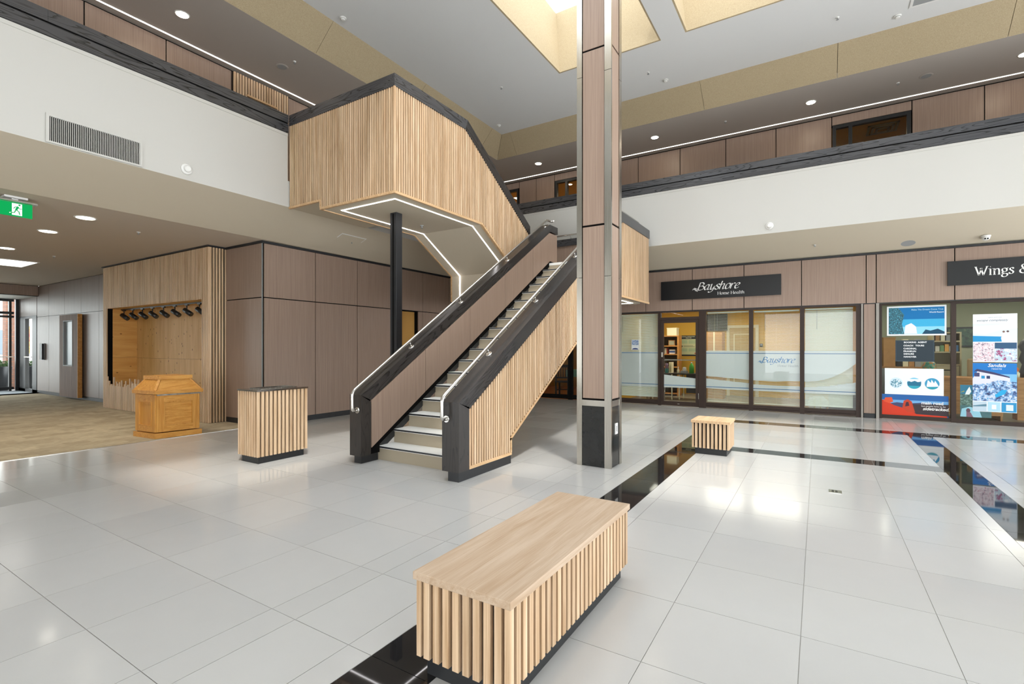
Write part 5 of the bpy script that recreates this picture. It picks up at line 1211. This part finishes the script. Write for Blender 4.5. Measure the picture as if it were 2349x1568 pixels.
# exit sign
t = root('exit_sign', (1.9, 8.8, 3.12), 'green running-man exit sign hanging from the corridor ceiling', 'exit sign')
box('ceiling_plate', 1.9, 2.12, 8.72, 8.92, ZC-.025, ZC-.001, M['trimw'], t); box('bracket', 1.60, 2.22, 8.74, 8.83, 3.305, 3.325, M['steel'], t); box('drop', 1.98, 2.04, 8.77, 8.82, 3.325, ZC-.025, M['trimw'], t)
M['exitg'] = emit('exit_green', (*lin((16, 148, 76)),), .9); M['exitw'] = emit('exit_white', (.9, .97, .92), 1.0)
box('sign_panel', 1.58, 2.18, 8.79, 8.802, 3.125, 3.302, M['exitg'], t)
def exq(pts, mt, dy=0, nm='pictogram'):
    return add(nm, [(a, 8.788-dy, b2) for a, b2 in pts], [tuple(range(len(pts)))], mt, t, fix=False)
exq([(1.985, 3.14), (2.08, 3.14), (2.08, 3.29), (1.985, 3.29)], M['exitw'], 0, 'door_panel')
def limb(pts, w):
    P_ = [Vector((a, b2, 0)) for a, b2 in pts]; v, f = [], []
    for i, q in enumerate(P_):
        d = (P_[min(i+1, len(P_)-1)]-P_[max(i-1, 0)]).normalized(); nrm = Vector((-d.y, d.x, 0))*w/2; v += [(q+nrm), (q-nrm)]
    f = [(2*i, 2*i+1, 2*i+3, 2*i+2) for i in range(len(P_)-1)]
    add('pictogram', [(q.x, 8.7865, q.y) for q in v], f, M['exitg'], t, fix=False)
exq([(2.055+.011*math.cos(a*.5236), 3.275+.011*math.sin(a*.5236)) for a in range(12)], M['exitg'], .001)
limb([(2.042, 3.255), (2.022, 3.205)], .022); limb([(2.045, 3.25), (2.015, 3.245), (2.0, 3.222)], .009); limb([(2.04, 3.25), (2.055, 3.228), (2.078, 3.232)], .009); limb([(2.024, 3.21), (2.05, 3.19), (2.058, 3.152)], .011); limb([(2.02, 3.205), (2.008, 3.172), (1.975, 3.165)], .011)
exq([(1.96, 3.158), (1.985, 3.166), (1.985, 3.174), (1.96, 3.166)], M['exitw'], .001)
# floor outlet plate
t = root('floor_box', (5.865, -.146, 0), 'small brass-grey outlet plate set in the pale floor tiles on the right', 'floor outlet')
box('plate', 5.80, 5.92, -.20, -.09, .0005, .004, M['rail'], t)
for a in (5.83, 5.87):
    for b2 in (-.165, -.135): box('socket', a, a+.02, b2, b2+.02, .004, .0046, M['dark'], t)

# ------------------------------------------------------------------ INSIDE THE CLINIC
def bottle(name, x, y, z, prof, mt, label, cat, capm=None, capr=.015, caph=.03):
    t = root(name, (x, y, z), label, cat); lathe('body', prof, (x, y, z), mt, t, seg=16)
    if capm: zz = prof[-1][1]; lathe('cap', [(capr, zz), (capr, zz+caph)], (x, y, z), capm, t, seg=12)
    return t
t = root('bookshelf', (15.2, 3.95, 0), 'pine shelf unit seen through the glass shop door', 'shelf')
for a in (3.55, 4.35): box('side', 15.0, 15.4, a-.04, a, 0, 1.80, M['pine'], t)
box('back', 15.38, 15.4, 3.55, 4.31, 0, 1.80, M['desk'], t)
for z in (.05, .45, .84, 1.22, 1.47, 1.77): box('shelf_board', 15.0, 15.38, 3.55, 4.31, z, z+.03, M['pine'], t)
t = root('storage_box', (15.2, 3.75, 1.80), 'pale carton on top of the pine shelf', 'box'); box('carton', 15.05, 15.35, 3.58, 3.86, 1.801, 2.01, M['cream'], t); box('lid', 15.04, 15.36, 3.57, 3.87, 2.01, 2.03, M['cream'], t)
t = root('picture_frame', (15.1, 3.72, 1.50), 'small framed picture on the upper pine shelf', 'picture'); box('frame', 15.1, 15.12, 3.64, 3.83, 1.501, 1.66, M['oakdesk'], t); box('print', 15.098, 15.1, 3.66, 3.81, 1.52, 1.64, M['sage'], t)
t = root('carton', (15.1, 3.7, 1.25), 'white and blue carton on the middle pine shelf', 'box'); box('body', 15.08, 15.25, 3.63, 3.80, 1.251, 1.38, M['plast'], t); box('stripe', 15.079, 15.08, 3.63, 3.80, 1.29, 1.34, flat((60, 90, 150)), t)
for i in range(4):
    t = root('book', (15.15, 3.86+.04*i, 1.25), ['red spined binder', 'cream binder', 'grey binder', 'brown binder'][i]+' on the middle pine shelf', 'binder', 'binders on the pine shelf')
    box('cover', 15.07, 15.27, 3.845+.04*i, 3.875+.04*i, 1.251, 1.43, [flat((150, 60, 50)), M['cream'], M['greyplast'], M['oakdesk']][i], t)
sheet('wall_poster', 3.69, 3.205, 1.177, 1.818, 15.995, 'pale green health advice poster on the yellow wall', 'poster', flat((206, 206, 160)),
    [(flat((44, 48, 50)), R(0, .82, 1, 1)), (flat((44, 48, 50)), R(0, 0, 1, .07)), (flat((176, 190, 150)), R(.04, .6, .46, .78)), (flat((176, 190, 150)), R(.52, .6, .96, .78)), (flat((60, 60, 56)), circ(.1, .47, .05, .05, 12)), (flat((120, 120, 96)), R(.2, .44, .9, .46)), (flat((120, 120, 96)), R(.2, .49, .8, .51)), (flat((176, 190, 150)), R(.04, .22, .46, .38)), (flat((176, 190, 150)), R(.52, .22, .96, .38)), (flat((200, 80, 60)), circ(.92, .13, .04, .03, 10))],
    [('SEASONAL RESPIRATORY', .05, .92, .037, (226, 226, 190), .0006, 0), ('VIRUS TIPS', .34, .855, .037, (226, 226, 190), .0006, 0)])
t = root('desk', (14.2, 3.3, 0), 'dark desk behind the glass shop door', 'desk')
box('desk_top', 13.85, 14.5, 2.72, 4.0, .70, .73, M['desk'], t); box('drawer_unit', 13.9, 14.45, 2.74, 3.05, .2, .70, M['desk'], t)
for a in (3.22, 3.42, 3.95): box('leg', 13.9, 13.93, a, a+.03, 0, .70, M['cream'], t); 
for a in (3.22, 3.95): box('leg', 14.42, 14.45, a, a+.03, 0, .70, M['cream'], t)
bottle('soap_bottle', 14.0, 3.285, .731, [(.033, 0), (.034, .09), (.012, .11), (.012, .13)], M['cream'], 'cream pump bottle on the clinic desk', 'bottle', M['plast'], .014, .05)
bottle('green_bottle', 14.05, 2.94, .731, [(.062, 0), (.064, .17), (.05, .23), (.02, .27), (.018, .285)], M['green'], 'big green bottle at the end of the clinic desk', 'bottle', M['plast'], .02, .02)
bottle('tumbler', 14.0, 3.60, .731, [(.045, 0), (.05, .12), (.052, .125)], M['teal'], 'teal tumbler with mauve lid on the clinic desk', 'cup', M['purple'], .048, .14)
t = root('tissue_box', (14.05, 3.13, .731), 'tissue box with a tuft of white paper on the clinic desk', 'tissue box'); box('carton', 13.97, 14.13, 3.05, 3.22, .731, .80, M['greyplast'], t); lathe('tissue', [(.02, .06), (.06, .10), (.045, .14), (.05, .16), (.01, .17)], (14.05, 3.13, .731), M['plast'], t, seg=9)
t = root('desk_organizer', (14.1, 3.48, .731), 'upright cream file holder on the clinic desk', 'file holder'); multi('tray', [(14.0, 14.25, 3.47, 3.48, .731, 1.03), (14.0, 14.25, 3.53, 3.54, .731, 1.03), (14.0, 14.25, 3.48, 3.53, .731, .745), (14.24, 14.25, 3.48, 3.53, .745, 1.03)], M['cream'], t)
t = root('swivel_chair', (13.5, 3.75, 0), 'black chair with metal arms inside the clinic door', 'chair')
box('seat', 13.3, 13.72, 3.55, 3.98, .44, .50, M['chairblack'], t, .02); box('backrest', 13.3, 13.72, 3.95, 4.0, .55, .95, M['chairblack'], t, .02)
for a, b2 in ((13.32, 3.57), (13.68, 3.57), (13.32, 3.95), (13.68, 3.95)): tube('leg', [(a, b2, 0), (a, b2, .44)], .012, M['rail'], t, 8)
tube('armrest', arc_path([(13.34, 3.96, .7), (13.34, 3.52, .7), (13.34, 3.52, .5)], .08), .012, M['rail'], t, 8)
t = root('carton', (15.0, 2.48, 0), 'large brown carton stacked high behind the open blind', 'box')
box('carton_body', 14.8, 15.3, 2.28, 2.70, .9, 1.88, M['card'], t); box('carton_base', 14.8, 15.3, 2.26, 2.72, 0, .9, M['card'], t); box('tape', 14.799, 14.8, 2.47, 2.51, .9, 1.88, M['cream'], t)
t = root('wall_screen', (15.9, 2.62, 1.95), 'dark tilted screen high on the clinic back wall', 'screen'); box('display', 15.86, 15.94, 2.30, 2.95, 1.95, 2.45, M['chairblack'], t); box('mount', 15.94, 15.999, 2.55, 2.70, 2.1, 2.3, M['steelblack'], t)
bd = root('door_3', (15.97, 1.9, 0), kind='structure')
multi('door_casing', [(15.95, 15.999, 1.47, 1.55, 0, 2.10), (15.95, 15.999, 2.25, 2.33, 0, 2.10), (15.95, 15.999, 1.55, 2.25, 2.02, 2.10)], M['cream'], bd)
lf2 = box('leaf', 15.97, 15.999, 1.56, 2.24, .01, 2.015, paint('tan_door', (186, 158, 100), .5, .3), bd)
for z0, z1 in ((.2, .9), (1.05, 1.85)): multi('moulding', [(15.962, 15.97, 1.66, 1.69, z0, z1), (15.962, 15.97, 2.11, 2.14, z0, z1), (15.962, 15.97, 1.69, 2.11, z0, z0+.03), (15.962, 15.97, 1.69, 2.11, z1-.03, z1)], M['cream'], lf2)
lathe('knob', [(.01, 0), (.01, -.03), (.028, -.045), (.02, -.065)], (15.965, 2.18, 1.0), M['steel'], lf2, 'x', 12)
t = root('thermostat', (15.99, 1.40, 1.46), 'small dark wall control beside the clinic inner door', 'thermostat'); box('case', 15.97, 15.999, 1.36, 1.44, 1.46, 1.55, M['chairblack'], t); box('display', 15.968, 15.97, 1.375, 1.425, 1.50, 1.54, M['greyplast'], t)
# bagged item by the window
t = root('wrapped_parcel', (12.85, .0, .02), 'crumpled white plastic wrapped parcel on the floor behind the closed blind', 'parcel')
rn2 = random.Random(5); v, f = [], []
S_, T_ = 12, 9
for j in range(T_+1):
    ph = math.pi*j/T_
    for i in range(S_):
        a = 2*math.pi*i/S_; k = 1+rn2.uniform(-.12, .12)
        v.append((12.85+.16*math.sin(ph)**.6*math.cos(a)*k, .0+.19*math.sin(ph)**.6*math.sin(a)*k, .02+.17*(1-math.cos(ph))*1.0))
for j in range(T_):
    for i in range(S_): f.append((j*S_+i, j*S_+(i+1) % S_, (j+1)*S_+(i+1) % S_, (j+1)*S_+i))
add('bag', v, f, M['plast'], t)
for k in (-.05, .06): tube('strap', [(12.85+.172*math.cos(a*.1+1.6), k, .19+.172*math.sin(a*.1+1.6)) for a in range(0, 32)], .012, M['cream'], t, 6)
t = root('low_cabinet', (13.3, -.55, 0), 'grey low cabinet behind the corner of the clinic window', 'cabinet'); box('body', 13.0, 13.6, -.85, -.2, .0, .42, M['greyplast'], t); box('top', 12.98, 13.62, -.87, -.18, .42, .45, M['desk'], t); box('drawer', 12.985, 13.0, -.83, -.22, .22, .40, M['greyplast'], t)

# ------------------------------------------------------------------ INSIDE THE TRAVEL SHOP
t = root('filing_cabinet', (14.6, -2.45, 0), 'beige brochure cabinet with open shelves in the travel shop', 'cabinet')
multi('body', [(14.3, 14.9, -2.66, -2.63, 0, 1.78), (14.3, 14.9, -2.2, -2.17, 0, 1.78), (14.88, 14.9, -2.63, -2.2, 0, 1.78)], M['beigesteel'], t)
for z in (.02, 1.04, 1.32, 1.56, 1.75): box('shelf_board', 14.3, 14.88, -2.63, -2.2, z, z+.03, M['beigesteel'], t)
for z0, z1 in ((.06, .53), (.55, 1.03)):
    d_ = box('drawer', 14.29, 14.31, -2.62, -2.21, z0, z1, M['beigesteel'], t); box('handle', 14.27, 14.29, -2.5, -2.33, z1-.1, z1-.08, M['dark'], d_)
for i in range(5):
    t = root('brochure_stack', (14.45, -2.26-.08*i, 1.35), ['pale', 'green', 'amber', 'white', 'blue'][i]+' brochure stack on the beige cabinet shelf', 'brochures', 'brochures on the cabinet')
    box('stack', 14.33, 14.55, -2.295-.08*i, -2.225-.08*i, 1.351, 1.47+.02*(i % 3), flat([(200, 196, 180), (96, 130, 84), (206, 150, 70), (224, 224, 220), (70, 110, 150)][i]), t)
for i in range(4):
    t = root('book', (14.45, -2.27-.09*i, 1.59), ['brown', 'cream', 'grey', 'tan'][i]+' box file on the upper cabinet shelf', 'box file', 'box files on the cabinet')
    box('case', 14.34, 14.6, -2.30-.09*i, -2.23-.09*i, 1.591, 1.72, [M['card'], M['cream'], M['greyplast'], M['oakdesk']][i], t)
t = root('credenza', (14.6, -1.65, 0), 'long low brown counter at the back of the travel shop', 'counter')
box('top', 14.3, 14.95, -2.1, -1.12, .96, 1.0, M['oakdesk'], t); box('body', 14.34, 14.93, -2.08, -1.14, 0, .96, M['greyplast'], t)
t = root('carton', (14.5, -1.42, 1.0), 'brown carton on the counter behind the letter board', 'box'); box('body', 14.35, 14.7, -1.52, -1.30, 1.001, 1.66, M['card'], t); box('flap', 14.34, 14.71, -1.53, -1.29, 1.66, 1.675, M['card'], t)
for i in range(4):
    t = root('box_file', (14.6, -1.6-.11*i, 1.0), ['dark', 'pale', 'tan', 'grey'][i]+' upright box file on the travel counter', 'box file', 'files on the travel counter')
    box('case', 14.4, 14.65, -1.65-.11*i, -1.55-.11*i, 1.001, 1.58+.05*(i % 2), [M['chairblack'], M['cream'], M['card'], M['greyplast']][i], t)
t = root('globe', (13.4, -1.985, .73), 'desk globe with green and orange lands under the letter board', 'globe')
lathe('stand', [(.07, 0), (.07, .015), (.015, .03), (.015, .12)], (13.4, -1.985, .83), M['oakdesk'], t, seg=16)
lathe('sphere', [(.115*math.sin(math.pi*i/12)+.001, .135+.115-.115*math.cos(math.pi*i/12)) for i in range(13)], (13.4, -1.985, .80), busy('globe_print', [(50, 120, 100), (80, 150, 120), (190, 120, 60), (60, 130, 120)], 12), t, seg=20)
t = root('travel_desk', (13.5, -2.2, 0), 'oak desk behind the travel shop window', 'desk')
box('desk_top', 13.1, 13.9, -3.1, -1.5, .79, .83, M['oakdesk'], t); box('modesty_panel', 13.15, 13.18, -3.05, -1.55, .1, .79, M['oakdesk'], t); box('side', 13.18, 13.85, -3.05, -3.02, 0, .79, M['oakdesk'], t); box('side', 13.18, 13.85, -1.58, -1.55, 0, .79, M['oakdesk'], t)
t = root('office_chair', (14.1, -2.95, 0), 'tan upholstered chair behind the travel desk', 'chair')
M['tan'] = paint('tan_upholstery', (150, 128, 92), .8, .2)
box('seat', 13.98, 14.4, -3.16, -2.74, .44, .52, M['tan'], t, .02); box('backrest', 14.0, 14.08, -3.14, -2.70, .6, 1.2, M['tan'], t, .03); tube('column', [(14.2, -2.95, .08), (14.2, -2.95, .44)], .03, M['steelblack'], t, 10)
for k in range(5): a = k*1.2566; tube('foot', [(14.2, -2.95, .08), (14.2+.25*math.cos(a), -2.95+.25*math.sin(a), .03)], .018, M['steelblack'], t, 8)
t = root('figurine', (13.7, -3.45, .84), 'dark carved figure by the right edge of the travel window', 'figurine')
box('stand_top', 13.5, 13.9, -3.75, -3.3, .80, .84, M['oakdesk'], t); box('stand_body', 13.55, 13.85, -3.7, -3.35, 0, .80, M['oakdesk'], t)
lathe('carving', [(.05, .84), (.07, .95), (.03, 1.1), (.08, 1.2), (.04, 1.35), (.09, 1.45), (.05, 1.55), (.01, 1.6)], (13.7, -3.48, 0), M['chairblack'], t, seg=10)
t = root('ornament', (13.6, -3.36, .84), 'small orange and cream ornament beside the carved figure', 'ornament'); lathe('body', [(.03, 0), (.04, .08), (.02, .12)], (13.6, -3.36, .841), M['cream'], t, seg=10); lathe('top', [(.02, .12), (.028, .16), (.01, .2)], (13.6, -3.36, .841), flat((216, 110, 40)), t, seg=10)
t = root('picture_frame', (16.3, -2.9, 1.4), 'dark green framed picture on the travel shop back wall', 'picture'); box('frame', 16.36, 16.39, -3.3, -2.75, 1.45, 1.95, M['chairblack'], t); box('print', 16.355, 16.36, -3.26, -2.79, 1.49, 1.91, busy('forest_print', [(30, 50, 40), (50, 80, 60), (80, 100, 70)], 12), t)
# ------------------------------------------------------------------ RESTAURANT BEHIND THE STAIR
def diner_chair(x, y, rz_, label):
    t = root('dining_chair', (x, y, 0), label, 'chair', 'black restaurant chairs', rz=0)
    box('seat', x-.21, x+.21, y-.21, y+.21, .44, .475, M['chairblack'], t, .008)
    for a, b2 in ((-.18, -.18), (.18, -.18)): box('leg', x+a-.02, x+a+.02, y+b2-.02, y+b2+.02, 0, .44, M['chairblack'], t)
    for a in (-.18, .18): box('leg', x+a-.02, x+a+.02, y+.16, y+.2, 0, .95, M['chairblack'], t)
    box('top_rail', x-.16, x+.16, y+.165, y+.195, .87, .95, M['chairblack'], t); box('low_rail', x-.16, x+.16, y+.17, y+.19, .56, .60, M['chairblack'], t)
    for k in range(4): box('spindle', x-.115+.07*k, x-.095+.07*k, y+.172, y+.188, .60, .87, M['chairblack'], t)
    for zz in (.2,): multi('stretcher', [(x-.16, x+.16, y-.19, y-.17, zz, zz+.025), (x-.19, x-.17, y-.16, y+.16, zz, zz+.025), (x+.17, x+.19, y-.16, y+.16, zz, zz+.025)], M['chairblack'], t)
    t.rotation_euler = (0, 0, rz_); return t
diner_chair(12.9, 6.25, math.radians(100), 'black wooden chair left of the dark mullion behind the stair')
diner_chair(12.92, 5.45, math.radians(70), 'black wooden chair right of the dark mullion behind the stair')
diner_chair(14.25, 6.0, math.radians(-80), 'black wooden chair on the far side of the green table')
t = root('restaurant_table', (13.55, 5.9, 0), 'restaurant table with a mint green cloth behind the stair', 'table')
box('table_top', 13.25, 13.85, 5.35, 6.3, .74, .77, M['oakdesk'], t); box('cloth', 13.23, 13.87, 5.33, 6.32, .772, .78, M['mint'], t); multi('cloth_drop', [(13.225, 13.23, 5.33, 6.32, .58, .78), (13.87, 13.875, 5.33, 6.32, .58, .78), (13.23, 13.87, 5.325, 5.33, .58, .78), (13.23, 13.87, 6.32, 6.325, .58, .78)], M['mint'], t)
lathe('pedestal', [(.22, 0), (.22, .02), (.05, .05), (.04, .74)], (13.55, 5.9, 0), M['steelblack'], t, seg=14)
t = root('pendant_lamp', (13.9, 5.45, 1.1), 'small amber lamp on the restaurant table', 'lamp'); lathe('shade', [(.05, 0), (.07, .1), (.06, .16), (.02, .17)], (13.62, 5.5, .90), M['dimlight'], t, seg=14); lathe('base', [(.05, 0), (.05, .02), (.015, .03), (.015, .12)], (13.62, 5.5, .781), M['steelblack'], t, seg=14)
